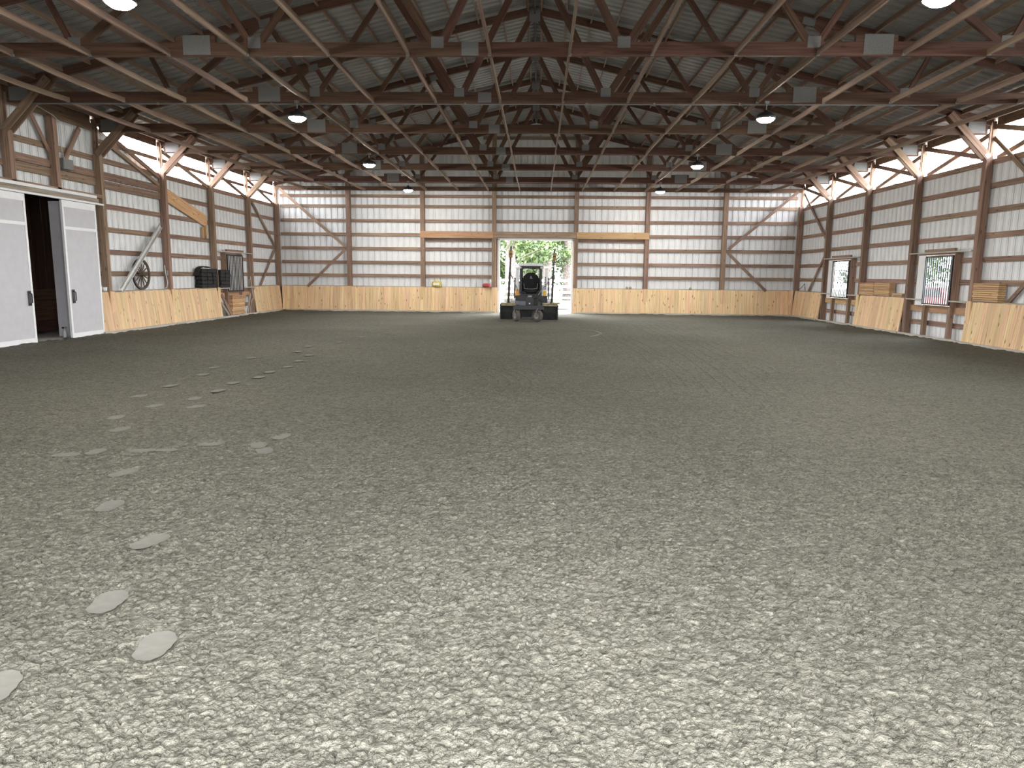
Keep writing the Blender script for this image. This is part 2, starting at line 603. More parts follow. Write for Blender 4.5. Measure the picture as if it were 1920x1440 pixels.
# footprints pressed into the raked sand (x, y, direction in degrees from +Y, scale)
PRINTS = [(-2.22, 4.32, -25, 1), (-1.71, 3.89, -30, 1), (-3.20, 5.94, -20, 1), (-2.47, 5.22, 40, 1), (-2.22, 3.47, -60, 1),
          (-3.66, 6.90, 55, .95), (-4.39, 7.64, -15, .9), (-3.94, 7.72, 80, .9), (-3.70, 7.76, 85, .8), (-4.62, 7.50, 75, .9),
          (-3.37, 8.05, 75, .9), (-2.83, 8.07, -50, 1), (-2.72, 8.47, 0, 1), (-2.68, 7.85, -70, 1), (-4.75, 8.68, 0, 1),
          (-5.24, 9.41, -30, 1), (-5.19, 10.25, 20, 1), (-4.58, 10.23, 60, 1), (-4.82, 11.45, 5, 1), (-4.91, 10.85, -30, 1),
          (-5.79, 11.84, 10, 1), (-4.94, 12.28, -10, 1), (-4.78, 12.99, -20, 1), (-5.84, 11.0, 15, 1), (-6.19, 14.24, -20, 1),
          (-4.81, 14.56, -10, 1), (-5.52, 17.29, 0, 1), (-6.11, 15.89, 15, 1), (-4.9, 15.5, 0, 1), (-5.0, 16.5, 10, 1),
          (-5.7, 18.6, 0, 1), (-5.2, 19.8, 10, 1), (-5.0, 21.4, -10, 1), (-4.6, 23.0, 10, 1), (-5.9, 13.2, 0, 1), (-4.85, 13.7, 0, 1)]


def print_mask(X, Y):
    m_ = np.zeros_like(X)
    for (px, py, a, s_) in PRINTS:
        if py > FAN1: continue
        if abs(a) <= 70: a = a * .4
        ca, sa = math.cos(math.radians(a)), math.sin(math.radians(a))
        dx, dy = X - px, Y - py
        q = ((dx * ca - dy * sa) / .095) ** 2 + ((dx * sa + dy * ca) / .165) ** 2
        m_ = np.maximum(m_, np.clip(1.35 - q, 0, 1))
    return np.clip(m_ * 2.5, 0, 1)


def fan_z(X, Y):
    fade = np.clip((FAN1 - .3 - Y) / 4.0, 0, 1)
    patch = .55 + .45 * smooth_noise(X + 30, Y, 1.1, 21)
    grow = 1 + .05 * (Y - 3)
    h = np.maximum(crumbs(X + 40, Y + 7, .024, .95, .013, 11), crumbs(X + 40, Y + 7, .037, .75, .024, 12) * patch)
    h = np.maximum(h, crumbs(X + 40, Y + 7, .060, .32, .029, 13) * patch)
    h = h + (smooth_noise(X + 40, Y, 60, 14) - .5) * .004
    pm_ = print_mask(X, Y)
    h = h * fade * (1 - pm_) - .006 * pm_
    return floor_z(X, Y) + h


def fan_mesh():
    nx, ny = 980, 900
    ys_ = FAN0 * (FAN1 / FAN0) ** np.linspace(0, 1, ny)
    u_ = np.linspace(-1, 1, nx)
    Y = np.repeat(ys_[:, None], nx, 1)
    X = fan_mid(Y) + u_[None, :] * fan_half(Y)
    Z = fan_z(X, Y)
    me_ = grid_mesh('near_footing', u_, ys_, lambda a, b2: 0 * a)
    me_.vertices.foreach_set('co', np.stack([X.ravel(), Y.ravel(), Z.ravel()], 1).astype(np.float32).ravel())
    me_.polygons.foreach_set('use_smooth', np.zeros(len(me_.polygons), dtype=bool))
    me_.update()
    return me_


fl = thing('floor', (0, 0, 0), 'grey olive arena footing, raked sand floor of the riding hall', 'floor', kind='structure')
me = grid_mesh('footing_surface', np.linspace(-12.88, 12.88, 300), np.concatenate([np.linspace(.0, 36.9, 440)]), coarse_z)
mesh_obj('footing_surface', me, 'footing', fl)
mesh_obj('crumbled_footing', fan_mesh(), 'footing', fl, kind='stuff')

gr = grid_mesh('ground', np.linspace(-90, 90, 60), np.linspace(-60, 130, 60), lambda X, Y: -0.10 + 0 * X)
mesh_obj('ground', gr, 'gravel', None, label='pale gravel ground outside around the building', cat='ground', kind='structure')
yard = grid_mesh('grass_yard', np.linspace(-40, 40, 30), np.linspace(42.5, 100, 30),
                 lambda X, Y: -.06 + (smooth_noise(X + 50, Y, .5, 8) - .5) * .08)
mesh_obj('grass_yard', yard, 'grass', None, label='pale green grass beyond the back doorway', cat='grass', kind='structure')

def print_mesh():
    pts = []
    for k in range(28):
        t = 2 * math.pi * k / 28
        y = math.cos(t) * .15
        w = .056 - .010 * math.exp(-((y + .02) / .05) ** 2) + .006 * max(0, y / .15)
        x = math.sin(t) * w * 1.15
        pts.append((x * (1 + .07 * math.sin(5 * t) + .05 * math.sin(11 * t + 1)), y * (1 + .03 * math.sin(9 * t)), 0.0))
    v = [(0, 0, -.004)] + [(p[0] * .7, p[1] * .75, -.003) for p in pts] + pts
    f = []
    n_ = 28
    for k in range(n_):
        j = (k + 1) % n_
        f.append((0, 1 + k, 1 + j)); f.append((1 + k, 1 + n_ + k, 1 + n_ + j, 1 + j))
    return py_mesh('footprint', v, f, True)
pm = print_mesh()
for (x, y, a, s) in PRINTS:
    z = float(floor_z(np.array([x]), np.array([y]))[0]) + (.000 if y < FAN1 - .2 else .014)
    mt = Matrix.Translation((x, y, z)) @ Matrix.Rotation(-math.radians(a if abs(a) > 70 else a * .4), 4, 'Z') @ Matrix.Diagonal((s * 1.55, s * 1.0, s, 1))
    mesh_obj('footprint', pm, 'print', fl, matrix=mt)

# drag marks and harrow ridges left in the sand
def ridge(name, pts, w, h, mat):
    """a low rounded ridge following the floor along a polyline"""
    P = []
    for (a, b2), (c2, d2) in zip(pts[:-1], pts[1:]):
        n_ = max(2, int(math.hypot(c2 - a, d2 - b2) / .12))
        P += [(a + (c2 - a) * i / n_, b2 + (d2 - b2) * i / n_) for i in range(n_)]
    P.append(pts[-1])
    v = []; f = []
    for i, (x, y) in enumerate(P):
        x0, y0 = P[max(0, i - 1)]; x1, y1 = P[min(len(P) - 1, i + 1)]
        l = math.hypot(x1 - x0, y1 - y0) or 1
        nx_, ny_ = -(y1 - y0) / l, (x1 - x0) / l
        ww_ = w * (.75 + .5 * random.random())
        if i in (0, len(P) - 1): ww_ *= .3
        for q, hh_ in ((-1, -.012), (-.4, h), (.4, h * .9), (1, -.012)):
            xx, yy = x + nx_ * q * ww_ / 2, y + ny_ * q * ww_ / 2
            v.append((xx, yy, float(floor_z(np.array([xx]), np.array([yy]))[0]) + hh_))
    for i in range(len(P) - 1):
        for q in range(3):
            a = 4 * i + q
            f.append((a, a + 1, a + 5, a + 4))
    mesh_obj(name, py_mesh(name, v, f, True), mat, fl)


ridge('drag_mark', [(1.75, 25.9), (2.10, 25.4), (2.30, 24.6), (2.30, 23.9), (2.10, 23.2), (1.85, 22.7)], .16, .012, 'print')
for i in range(7):
    r_ = .95 + i * .24
    arc = [(-1.75 + r_ * math.sin(math.radians(t)) * .8, 12.6 + r_ * 1.25 * math.cos(math.radians(t))) for t in range(25, 165, 14)]
    ridge('harrow_ridge', arc, .12, .010, 'footing')
def bend(pts, n_=6):
    """a smooth curve through the points"""
    out = []
    for i in range(len(pts) - 1):
        p0, p1, p2, p3 = pts[max(0, i - 1)], pts[i], pts[i + 1], pts[min(len(pts) - 1, i + 2)]
        for k in range(n_):
            t = k / n_
            out.append(tuple(.5 * (2 * p1[q] + (p2[q] - p0[q]) * t + (2 * p0[q] - 5 * p1[q] + 4 * p2[q] - p3[q]) * t * t
                                   + (3 * p1[q] - p0[q] - 3 * p2[q] + p3[q]) * t ** 3) for q in (0, 1)))
    return out + [pts[-1]]


for i in range(6):
    o_ = i * .30
    ridge('harrow_ridge', bend([(4.0 + o_, 29.2), (3.95 + o_, 24.4), (3.85 + o_, 19.8), (3.65 + o_, 15.4), (3.4 + o_ * .95, 11.9)]), .12, .009, 'footing')
for i in range(4):
    o_ = i * .28
    ridge('harrow_ridge', bend([(2.2 + o_, 24.2), (2.45 + o_, 18.4), (2.4 + o_, 14.5), (2.2 + o_, 11.9)]), .12, .008, 'footing')

# ------------------------------------------------------------------ walls
GIRTS = [.46, 1.10, 1.80, 2.46, 3.14, 3.84, 4.53]
TOPG = 5.20
GH, GT = .155, .045

walls = {}
walls['left'] = thing('wall_left', (-XS, 18.3, 0), 'left side wall of timber posts, girts and ribbed metal', 'wall', kind='structure')
walls['right'] = thing('wall_right', (XS, 18.3, 0), 'right side wall of timber posts, girts and ribbed metal', 'wall', kind='structure')
walls['back'] = thing('wall_back', (0, YB, 0), 'gable end wall with the open doorway and ribbed metal', 'wall', kind='structure')
walls['front'] = thing('wall_front', (0, 0, 0), 'gable end wall behind the camera with open doorway', 'wall', kind='structure')

WIN_R = [(22.95, 24.50), (30.22, 31.90)]       # window openings in the right wall
WIN_L = [(30.22, 31.78)]
REVEAL = .5                                    # the wall opening runs on past the barred frame
HOLE_R = [(a_, b_ + REVEAL) for a_, b_ in WIN_R]
WZ0, WZ1 = 1.08, 2.62


def side_place(sgn):
    return lambda s, d, z: (sgn * (XS + d), s, z)


# right wall metal
R_, Lw, Bk, Fr = walls['right'], walls['left'], walls['back'], walls['front']
ys = 0.0
for (a, b_) in HOLE_R:
    wall_sheets(R_, ys, a, -.08, 5.24, side_place(1))
    wall_sheets(R_, a, b_, -.08, WZ0, side_place(1))
    wall_sheets(R_, a, b_, WZ1, 5.24, side_place(1))
    ys = b_
wall_sheets(R_, ys, YB, -.08, 5.24, side_place(1))
# left wall metal (full height beside the barn, with the sliding-door opening, open eave further back)
DO0, DO1 = 17.0, 20.6
wall_sheets(Lw, 0, DO0, -.08, 6.42, side_place(-1))
wall_sheets(Lw, DO0, DO1, 3.85, 6.42, side_place(-1))
wall_sheets(Lw, DO1, 21.95, -.08, 6.42, side_place(-1))
wall_sheets(Lw, 21.95, 25.61, -.08, lambda s: max(5.24, 6.15 - (s - 22.2) * .30), side_place(-1))
a, b_ = WIN_L[0]
wall_sheets(Lw, 25.61, a, -.08, 5.24, side_place(-1))
wall_sheets(Lw, a, b_, -.08, WZ0, side_place(-1))
wall_sheets(Lw, a, b_, WZ1, 5.24, side_place(-1))
wall_sheets(Lw, b_, YB, -.08, 5.24, side_place(-1))
# back wall metal with the doorway
bp_ = lambda s, d, z: (s, YB + d, z)
wall_sheets(Bk, -XS, -1.80, -.08, lambda s: roof_z(s) + .075, bp_)
wall_sheets(Bk, -1.80, 1.92, 3.66, lambda s: roof_z(s) + .075, bp_)
wall_sheets(Bk, 1.92, XS, -.08, lambda s: roof_z(s) + .075, bp_)
# front wall behind the camera: wide open door
fp_ = lambda s, d, z: (s, -d, z)
wall_sheets(Fr, -XS, -2.2, -.08, lambda s: roof_z(s) + .075, fp_)
wall_sheets(Fr, -2.2, 2.7, 4.0, lambda s: roof_z(s) + .075, fp_)
wall_sheets(Fr, 2.7, XS, -.08, lambda s: roof_z(s) + .075, fp_)

# side posts, girts, knee braces, eave boards
PW = .17
for sgn, W in ((1, R_), (-1, Lw)):
    for k in range(4, 11):
        y = k * B if k < 10 else YB - .14
        px = (sgn * (XW + .10))
        box('post', (px - .10, y - PW / 2, -.1), (px + .10, y + PW / 2, 5.30), 'frame', W)
        box('post_top', (sgn * (XW + .10) - .045 + sgn * .04, y + .045, 5.30), (sgn * (XW + .10) + .045 + sgn * .04, y + .085, 6.30), 'frame', W)
        box('post_back', (sgn * (XW + .10) - .045 + sgn * .04, y - .085, 5.30), (sgn * (XW + .10) + .045 + sgn * .04, y - .045, 6.30), 'frame', W)
        if k < 10:
            # knee brace from post up to the truss
            kb = board('knee_brace', (sgn * 12.93, y - .105, 5.30), (sgn * 11.74, y - .105, 6.50), .19, .04, 'frame', W, (0, 0, 1))
            board('knee_brace', (sgn * 12.93, y + .105, 5.30), (sgn * 11.74, y + .105, 6.50), .19, .04, 'frame', W, (0, 0, 1))
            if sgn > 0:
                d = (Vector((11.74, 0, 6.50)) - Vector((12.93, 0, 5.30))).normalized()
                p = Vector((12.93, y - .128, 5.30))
                lpatch = board('gap_light_patch', p + d * .01, p + d * .15, .11, .004, 'doorgrey', W, (0, 0, 1))  # pale plate stands in for eave-gap light on the brace's lower end
    for k in range(4, 10):
        y0 = k * B + PW / 2
        y1 = (k + 1) * B - PW / 2 if k < 9 else YB - .23
        for z in GIRTS + [TOPG]:
            if sgn < 0 and k == 4:
                if z < 3.9: continue
            if sgn < 0 and k == 5 and z < 3.9:
                if z < 1.2: continue
                box('girt', (-XG - GT, 21.3, z - GH / 2), (-XG, y1, z + GH / 2), 'frame', W)
                continue
            # windows interrupt the girts between sill and head
            hole = [w for w in (HOLE_R if sgn > 0 else WIN_L) if y0 < w[0] < y1]
            lo, hi = sgn * XG, sgn * (XG + GT)
            lo, hi = min(lo, hi), max(lo, hi)
            if hole and WZ0 - .1 < z < WZ1 + .1:
                box('girt', (lo, y0, z - GH / 2), (hi, hole[0][0] - .04, z + GH / 2), 'frame', W)
                box('girt', (lo, hole[0][1] + .04, z - GH / 2), (hi, y1, z + GH / 2), 'frame', W)
            else:
                box('girt', (lo, y0, z - GH / 2), (hi, y1, z + GH / 2), 'frame', W)
        # eave board
        lo, hi = sorted((sgn * (XG), sgn * (XG + .045)))
        box('eave_board', (lo, y0, 6.16), (hi, y1, 6.405), 'frame', W)
        if sgn > 0:
            # crossed braces in the open strip under the eave
            board('cross_brace', (XG - .03, y0, 5.32), (XG - .03, y1, 6.16), .135, .038, 'frame', W, (0, 0, 1))
            board('cross_brace', (XG + .10, y0, 6.08), (XG + .10, y1, 5.30), .135, .038, 'frame', W, (0, 0, 1))
        elif k >= 6:
            if k >= 7:
                board('cross_brace', (-XG + .03, y0, 6.06), (-XG + .03, y1, 5.24), .135, .038, 'frame', W, (0, 0, 1))
            box('girt', (-XG - GT, y0, 5.68), (-XG, y1, 5.80), 'frame', W)

# big side-wall diagonals
board('wind_brace', (-XG + .04, 33.1, 5.40), (-XG + .04, 36.2, 3.22), .12, .04, 'frame', Lw)
board('wind_brace', (-XG + .04, 36.15, 3.02), (-XG + .04, 34.1, 1.24), .12, .04, 'frame', Lw)
board('wind_brace', (XG - .04, 36.3, 5.92), (XG - .04, 33.05, 3.45), .12, .04, 'frame', R_)
board('wind_brace', (XG - .04, 33.05, 3.10), (XG - .04, 34.95, 1.24), .12, .04, 'frame', R_)
board('wind_brace', (XG - .04, 21.85, 5.85), (XG - .04, 18.4, 3.25), .12, .04, 'frame', R_)
board('wind_brace', (XG - .04, 18.4, 3.05), (XG - .04, 20.5, 1.24), .12, .04, 'frame', R_)
# left wall: stacked wide boards, stair stringer and slanted boards
board('stair_stringer', (-XG + .03, 25.70, 4.62), (-XG + .03, 28.90, 3.86), .46, .05, 'newlumber', Lw)
box('stringer_block', (-XG, 28.48, 3.20), (-XG + .05, 28.62, 3.62), 'newlumber', Lw)
box('stringer_block', (-XG, 28.70, 3.20), (-XG + .09, 28.83, 3.72), 'newlumber', Lw)
board('slanted_board', (-XG + .04, 22.75, 5.98), (-XG + .04, 25.50, 5.12), .14, .04, 'frame', Lw)
board('slanted_board', (-XG + .03, 22.50, 5.78), (-XG + .03, 25.50, 4.84), .12, .04, 'frame', Lw)
box('wide_board', (-XG - .01, 22.05, 4.64), (-XG + .03, 25.52, 4.86), 'frame', Lw)
box('wide_board', (-XG - .01, 22.05, 4.36), (-XG + .03, 25.52, 4.60), 'frame', Lw)
# above the sliding doors
box('wide_board', (-XG - .01, 18.40, 4.40), (-XG + .03, 21.86, 4.62), 'frame', Lw)
box('wide_board', (-XG - .01, 18.40, 4.64), (-XG + .03, 21.86, 4.84), 'frame', Lw)
box('eave_plate', (-XG, 18.4, 5.98), (-XG + .06, 21.86, 6.16), 'frame', Lw)
box('stub_post', (-XG, 19.90, 4.02), (-XW + .0, 20.06, 6.0), 'frame', Lw)
board('slanted_board', (-XG + .05, 19.25, 5.95), (-XG + .05, 19.90, 5.02), .12, .04, 'frame', Lw)
board('slanted_board', (-XG + .05, 21.25, 5.92), (-XG + .05, 20.45, 4.86), .14, .04, 'frame', Lw)
box('door_header', (-XW - .10, 16.6, 4.03), (-XW, 21.86, 4.12), 'frame', Lw)

# back wall frame
BX = [-12.9, -9.32, -5.60, -2.03, 2.04, 5.54, 9.32, 12.9]
YG = YB - .05
for i, x in enumerate(BX[1:-1]):
    top = roof_z(x) - .25
    box('post', (x - .105, YG - .245, -.1), (x + .105, YG, top), 'frame', Bk)
BZ = [.46, 1.10, 1.80, 2.45, 3.14, 3.83, 4.51, 5.21, 5.71, 6.42, 7.1, 7.8, 8.5]
for i in range(7):
    x0, x1 = BX[i] + .105, BX[i + 1] - .105
    for z in BZ:
        if i == 3 and z < 4.3: continue
        if i in (2, 4) and 3.5 < z < 3.95: continue
        xa, xb = x0, x1
        lim = (PEAK - .3 - z) / SLOPE
        if xb < -lim or xa > lim: continue
        xa, xb = max(xa, -lim), min(xb, lim)
        if xb - xa < .2: continue
        box('girt', (xa, YG - GT, z - .075), (xb, YG, z + .075), 'frame', Bk)
# headers over the sliding door track
box('door_header', (-5.70, YG - .30, 3.68), (-2.06, YG - .25, 4.0), 'newlumber', Bk)
box('door_header', (2.06, YG - .30, 3.68), (5.62, YG - .25, 4.0), 'newlumber', Bk)
box('door_header', (-2.04, YG - .29, 3.72), (2.04, YG - .25, 4.0), 'frame', Bk)
box('dark_lintel', (-5.5, YG - .06, 3.52), (-2.15, YG - .005, 3.66), 'frame', Bk)
box('dark_lintel', (2.15, YG - .06, 3.52), (5.45, YG - .005, 3.66), 'frame', Bk)
# gable end chord and rafters
box('end_chord', (-12.9, YG - .30, 5.95), (12.9, YG - .26, 6.14), 'truss', Bk)
for s in (-1, 1):
    board('end_rafter', (s * 13.0, YG - .12, roof_z(13.0) - .11), (s * .05, YG - .12, roof_z(.05) - .11), .20, .04, 'truss', Bk)
    board('wind_brace', (s * 12.72, YG - .29, 6.02), (s * 9.52, YG - .29, 3.24), .13, .04, 'frame', Bk)
    board('wind_brace', (s * 9.50, YG - .29, 3.06), (s * 11.45, YG - .29, 1.22), .13, .04, 'frame', Bk)

# front frame behind the camera
for x in (-9.3, -5.6, -2.4, 2.9, 6.2, 9.6):
    box('post', (x - .1, .05, -.1), (x + .1, .28, roof_z(x) - .3), 'frame', Fr)

# ------------------------------------------------------------------ kick walls: leaning pine boards
KB = .185
def kickwall(W, name, start, end, along, inward, base_off, top_off, strips=()):
    """pine boards from start to end along a wall; offsets are measured along `inward` from the line"""
    a, iv = Vector(along), Vector(inward)
    st = Vector(start)
    L = (Vector(end) - st).length
    rail = box  # backing rail is the part, the boards are its sub-parts
    mid = st + a * (L / 2)
    r0 = st + iv * (top_off - .06) + Vector((0, 0, 1.16))
    par = board(name, r0, r0 + a * L, .10, .04, 'frame', W, (0, 0, 1))
    nb = max(1, round(L / KB))
    w = L / nb
    for i in range(nb):
        s = (i + .5) * w
        jb = random.uniform(-.012, .012)
        p0 = st + a * s + iv * (base_off + random.uniform(-.004, .004)) + Vector((0, 0, .02 + random.uniform(-.01, .02)))
        p1 = st + a * s + iv * (top_off + random.uniform(-.004, .004)) + Vector((0, 0, 1.235 + jb * .5))
        mt, l = frame_of(p0, p1, a)
        me_ = board_mesh(1.225, round(w - .005, 3), .034, 'pine')
        o = bpy.data.objects.new('kick_board', me_)
        COL.objects.link(o)
        o.parent = par
        o.matrix_parent_inverse = Matrix.Identity(4)
        # parent is rotated: convert from world
        o.matrix_basis = par_world(par).inverted() @ mt
    for s in strips:
        p0 = st + a * s + iv * .035 + Vector((0, 0, .0)); p1 = p0 + Vector((0, 0, 1.26))
        board('post_facing', p0, p1, .21, .036, 'pine', W, a)
    q0 = st + iv * (top_off - .10) + Vector((0, 0, 1.255))
    board('ledge_board', q0, q0 + a * L, .16, .03, 'oldboard', W, iv)


def par_world(o):
    m_ = o.matrix_basis.copy()
    p = o.parent
    while p is not None:
        m_ = p.matrix_basis @ m_
        p = p.parent
    return m_


# the line is the post face; base leans into the arena, top lies back toward the girts
kickwall(Bk, 'kick_wall', (-12.74, YG - .26, 0), (-1.86, YG - .26, 0), (1, 0, 0), (0, -1, 0), .10, -.035, strips=(.1, 3.42, 7.14, 10.72))
kickwall(Bk, 'kick_wall', (1.98, YG - .26, 0), (12.74, YG - .26, 0), (1, 0, 0), (0, -1, 0), .10, -.035, strips=(.08, 3.56, 7.34, 10.7))
kickwall(Lw, 'kick_wall', (-XW, 21.32, 0), (-XW, 29.36, 0), (0, 1, 0), (1, 0, 0), .10, -.035, strips=(.63, 4.29, 7.95))
kickwall(Lw, 'kick_wall', (-XW, 32.92, 0), (-XW, 36.26, 0), (0, 1, 0), (1, 0, 0), .10, -.035, strips=())
kickwall(R_, 'kick_wall', (XW, 32.92, 0), (XW, 36.26, 0), (0, 1, 0), (-1, 0, 0), .10, -.035, strips=())
kickwall(R_, 'kick_wall', (XW, 25.70, 0), (XW, 29.30, 0), (0, 1, 0), (-1, 0, 0), .10, -.035, strips=(3.52,))
kickwall(R_, 'kick_wall', (XW, 14.7, 0), (XW, 21.98, 0), (0, 1, 0), (-1, 0, 0), .10, -.035, strips=(3.6, 7.2))

# baseboards at the foot of the walls
def baseboard(name, segs, label):
    t = thing(name, segs[0][0], label, 'baseboard', kind='structure')
    for p0, p1 in segs:
        board('sill_board', p0, p1, .16, .05, 'sill', t)
baseboard('baseboard_left', [((-12.69, 21.2, .0), (-12.69, 25.4, .0)), ((-12.69, 25.42, .0), (-12.69, 29.6, .0)),
                             ((-12.72, 29.62, .0), (-12.72, 33.0, .0)), ((-12.69, 33.02, .0), (-12.69, 36.2, .0))],
          'grey sill plank along the foot of the left wall')
baseboard('baseboard_right', [((12.69, 14.7, .0), (12.69, 18.3, .0)), ((12.69, 18.32, .0), (12.69, 22.1, .0)), ((12.72, 22.12, .0), (12.72, 25.6, .0)),
                              ((12.69, 25.62, .0), (12.69, 29.3, .0)), ((12.72, 29.32, .0), (12.72, 32.9, .0)), ((12.69, 32.92, .0), (12.69, 36.2, .0))],
          'grey sill plank along the foot of the right wall')
baseboard('baseboard_back', [((-12.6, YG - .45, .0), (-7.2, YG - .45, .0)), ((-7.18, YG - .45, .0), (-1.95, YG - .45, .0)),
                             ((2.05, YG - .45, .0), (7.2, YG - .45, .0)), ((7.22, YG - .45, .0), (12.6, YG - .45, .0))],
          'grey sill plank along the foot of the back wall')

# ------------------------------------------------------------------ roof
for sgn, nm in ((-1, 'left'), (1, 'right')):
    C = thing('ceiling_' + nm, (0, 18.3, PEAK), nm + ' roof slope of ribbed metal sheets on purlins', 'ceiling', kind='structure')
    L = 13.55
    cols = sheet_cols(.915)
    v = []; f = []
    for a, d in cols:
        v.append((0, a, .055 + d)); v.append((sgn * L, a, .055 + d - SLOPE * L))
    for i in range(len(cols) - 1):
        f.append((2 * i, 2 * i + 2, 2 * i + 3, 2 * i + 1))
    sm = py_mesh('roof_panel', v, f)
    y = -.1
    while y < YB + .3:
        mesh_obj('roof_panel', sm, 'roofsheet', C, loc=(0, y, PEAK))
        y += .915
    for r_ in range(19):
        x = .2 + r_ * .70
        if x > 12.95: break
        for k in range(3, 10):
            y0, y1 = k * B + .045, (k + 1) * B - .045
            if k == 9: y1 = YG - .15
            zc = roof_z(x) - .045
            board('purlin', (sgn * x, y0, zc), (sgn * x, y1, zc), .14, .04, 'brace', C, (sgn * SLOPE, 0, 1))
trim = thing('trim_1', (0, 18.3, PEAK), 'ridge cap board along the peak of the roof', 'ridge', kind='structure')
for k in range(3, 10):
    box('ridge_board', (-.02, k * B + .045, PEAK - .22), (.02, (k + 1) * B - .045 if k < 9 else YG - .15, PEAK - .02), 'truss', trim)
MB().extrude([(-.3, PEAK - .3 * SLOPE + .085), (0, PEAK + .085), (.3, PEAK - .3 * SLOPE + .085), (0, PEAK + .095)], -.1, YB + .3, 'Y').obj('ridge_cap', 'roofsheet', trim)

# ------------------------------------------------------------------ trusses
TN = [1.742, 5.225, 8.71]
TT = [0.0, 3.40, 6.38, 9.30]
ORD = ['nearest', 'second nearest', 'third nearest', 'fourth nearest', 'fifth nearest', 'sixth nearest', 'farthest']


def make_truss():
    t = thing('roof_truss', (0, 3 * B, HC), '', 'roof truss', 'timber roof trusses across the hall')
    y = 3 * B
    ch = .245
    zb = HC + ch / 2
    zt = lambda x: roof_z(x) - .105
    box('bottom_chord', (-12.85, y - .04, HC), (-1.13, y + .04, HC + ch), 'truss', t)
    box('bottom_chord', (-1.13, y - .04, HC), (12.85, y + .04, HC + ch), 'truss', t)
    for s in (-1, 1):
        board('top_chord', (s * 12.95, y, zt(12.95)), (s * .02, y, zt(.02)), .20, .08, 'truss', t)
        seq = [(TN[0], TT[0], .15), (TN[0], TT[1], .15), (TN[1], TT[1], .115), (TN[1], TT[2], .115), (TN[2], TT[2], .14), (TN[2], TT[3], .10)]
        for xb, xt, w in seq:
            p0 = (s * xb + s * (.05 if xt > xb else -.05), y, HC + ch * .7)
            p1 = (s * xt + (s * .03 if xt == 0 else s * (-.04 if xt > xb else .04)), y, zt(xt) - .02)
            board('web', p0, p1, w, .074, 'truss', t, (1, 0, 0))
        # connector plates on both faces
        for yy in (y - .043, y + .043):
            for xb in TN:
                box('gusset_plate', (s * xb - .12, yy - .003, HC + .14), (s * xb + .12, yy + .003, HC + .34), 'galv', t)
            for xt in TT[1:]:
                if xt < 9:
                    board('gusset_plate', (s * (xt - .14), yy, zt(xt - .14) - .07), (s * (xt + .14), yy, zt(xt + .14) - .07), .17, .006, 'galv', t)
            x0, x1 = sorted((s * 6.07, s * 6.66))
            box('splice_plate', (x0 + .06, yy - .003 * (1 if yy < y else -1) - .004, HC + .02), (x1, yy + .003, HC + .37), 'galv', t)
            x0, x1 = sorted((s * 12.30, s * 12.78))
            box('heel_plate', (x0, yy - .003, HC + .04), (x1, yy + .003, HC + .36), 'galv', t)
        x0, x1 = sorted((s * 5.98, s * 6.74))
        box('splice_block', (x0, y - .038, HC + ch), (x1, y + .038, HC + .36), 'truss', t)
    for yy in (y - .043, y + .043):
        box('splice_plate', (-1.29, yy - .003, HC + .005), (-.97, yy + .003, HC + .24), 'galv', t)
        box('peak_plate', (-.155, yy - .003, PEAK - .42), (.155, yy + .003, PEAK - .04), 'galv', t)
    return t


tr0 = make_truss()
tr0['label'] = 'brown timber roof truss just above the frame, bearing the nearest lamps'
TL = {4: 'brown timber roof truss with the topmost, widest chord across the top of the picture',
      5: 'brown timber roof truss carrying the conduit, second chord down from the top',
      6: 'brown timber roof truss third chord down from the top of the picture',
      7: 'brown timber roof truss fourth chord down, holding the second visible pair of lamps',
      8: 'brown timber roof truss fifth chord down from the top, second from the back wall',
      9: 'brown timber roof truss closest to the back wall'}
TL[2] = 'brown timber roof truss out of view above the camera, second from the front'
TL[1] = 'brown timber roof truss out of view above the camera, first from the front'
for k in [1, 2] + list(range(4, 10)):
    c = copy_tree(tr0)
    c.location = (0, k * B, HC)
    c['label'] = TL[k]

# ------------------------------------------------------------------ long lateral braces along the chords
BRX = [-9.92, -8.41, -6.87, -5.35, -3.81, -2.30, -.76, .74, 2.27, 3.80, 5.30, 6.84, 8.38, 9.9, 11.3, -11.3]
def brace_mesh(sag, l):
    n_ = 6
    v = []; f = []
    for i in range(n_ + 1):
        t = i / n_
        y = (t - .5) * l
        z = -sag * 4 * t * (1 - t)
        v += [(y, -.065, z), (y, .065, z), (y, .065, 0), (y, -.065, 0)]
    v = []
    for i in range(n_ + 1):
        t = i / n_
        y = (t - .5) * l
        z = -sag * 4 * t * (1 - t)
        v += [(y, -.021, z), (y, .021, z), (y, .021, z + .115), (y, -.021, z + .115)]
    for i in range(n_):
        for q in range(4):
            a_, b2 = 4 * i + q, 4 * i + (q + 1) % 4
            f.append((a_, b2, b2 + 4, a_ + 4))
    f.append((0, 3, 2, 1)); e = 4 * n_; f.append((e, e + 1, e + 2, e + 3))
    me_ = py_mesh('brace_board', v, f)
    me_.materials.append(M['brace'])
    return me_


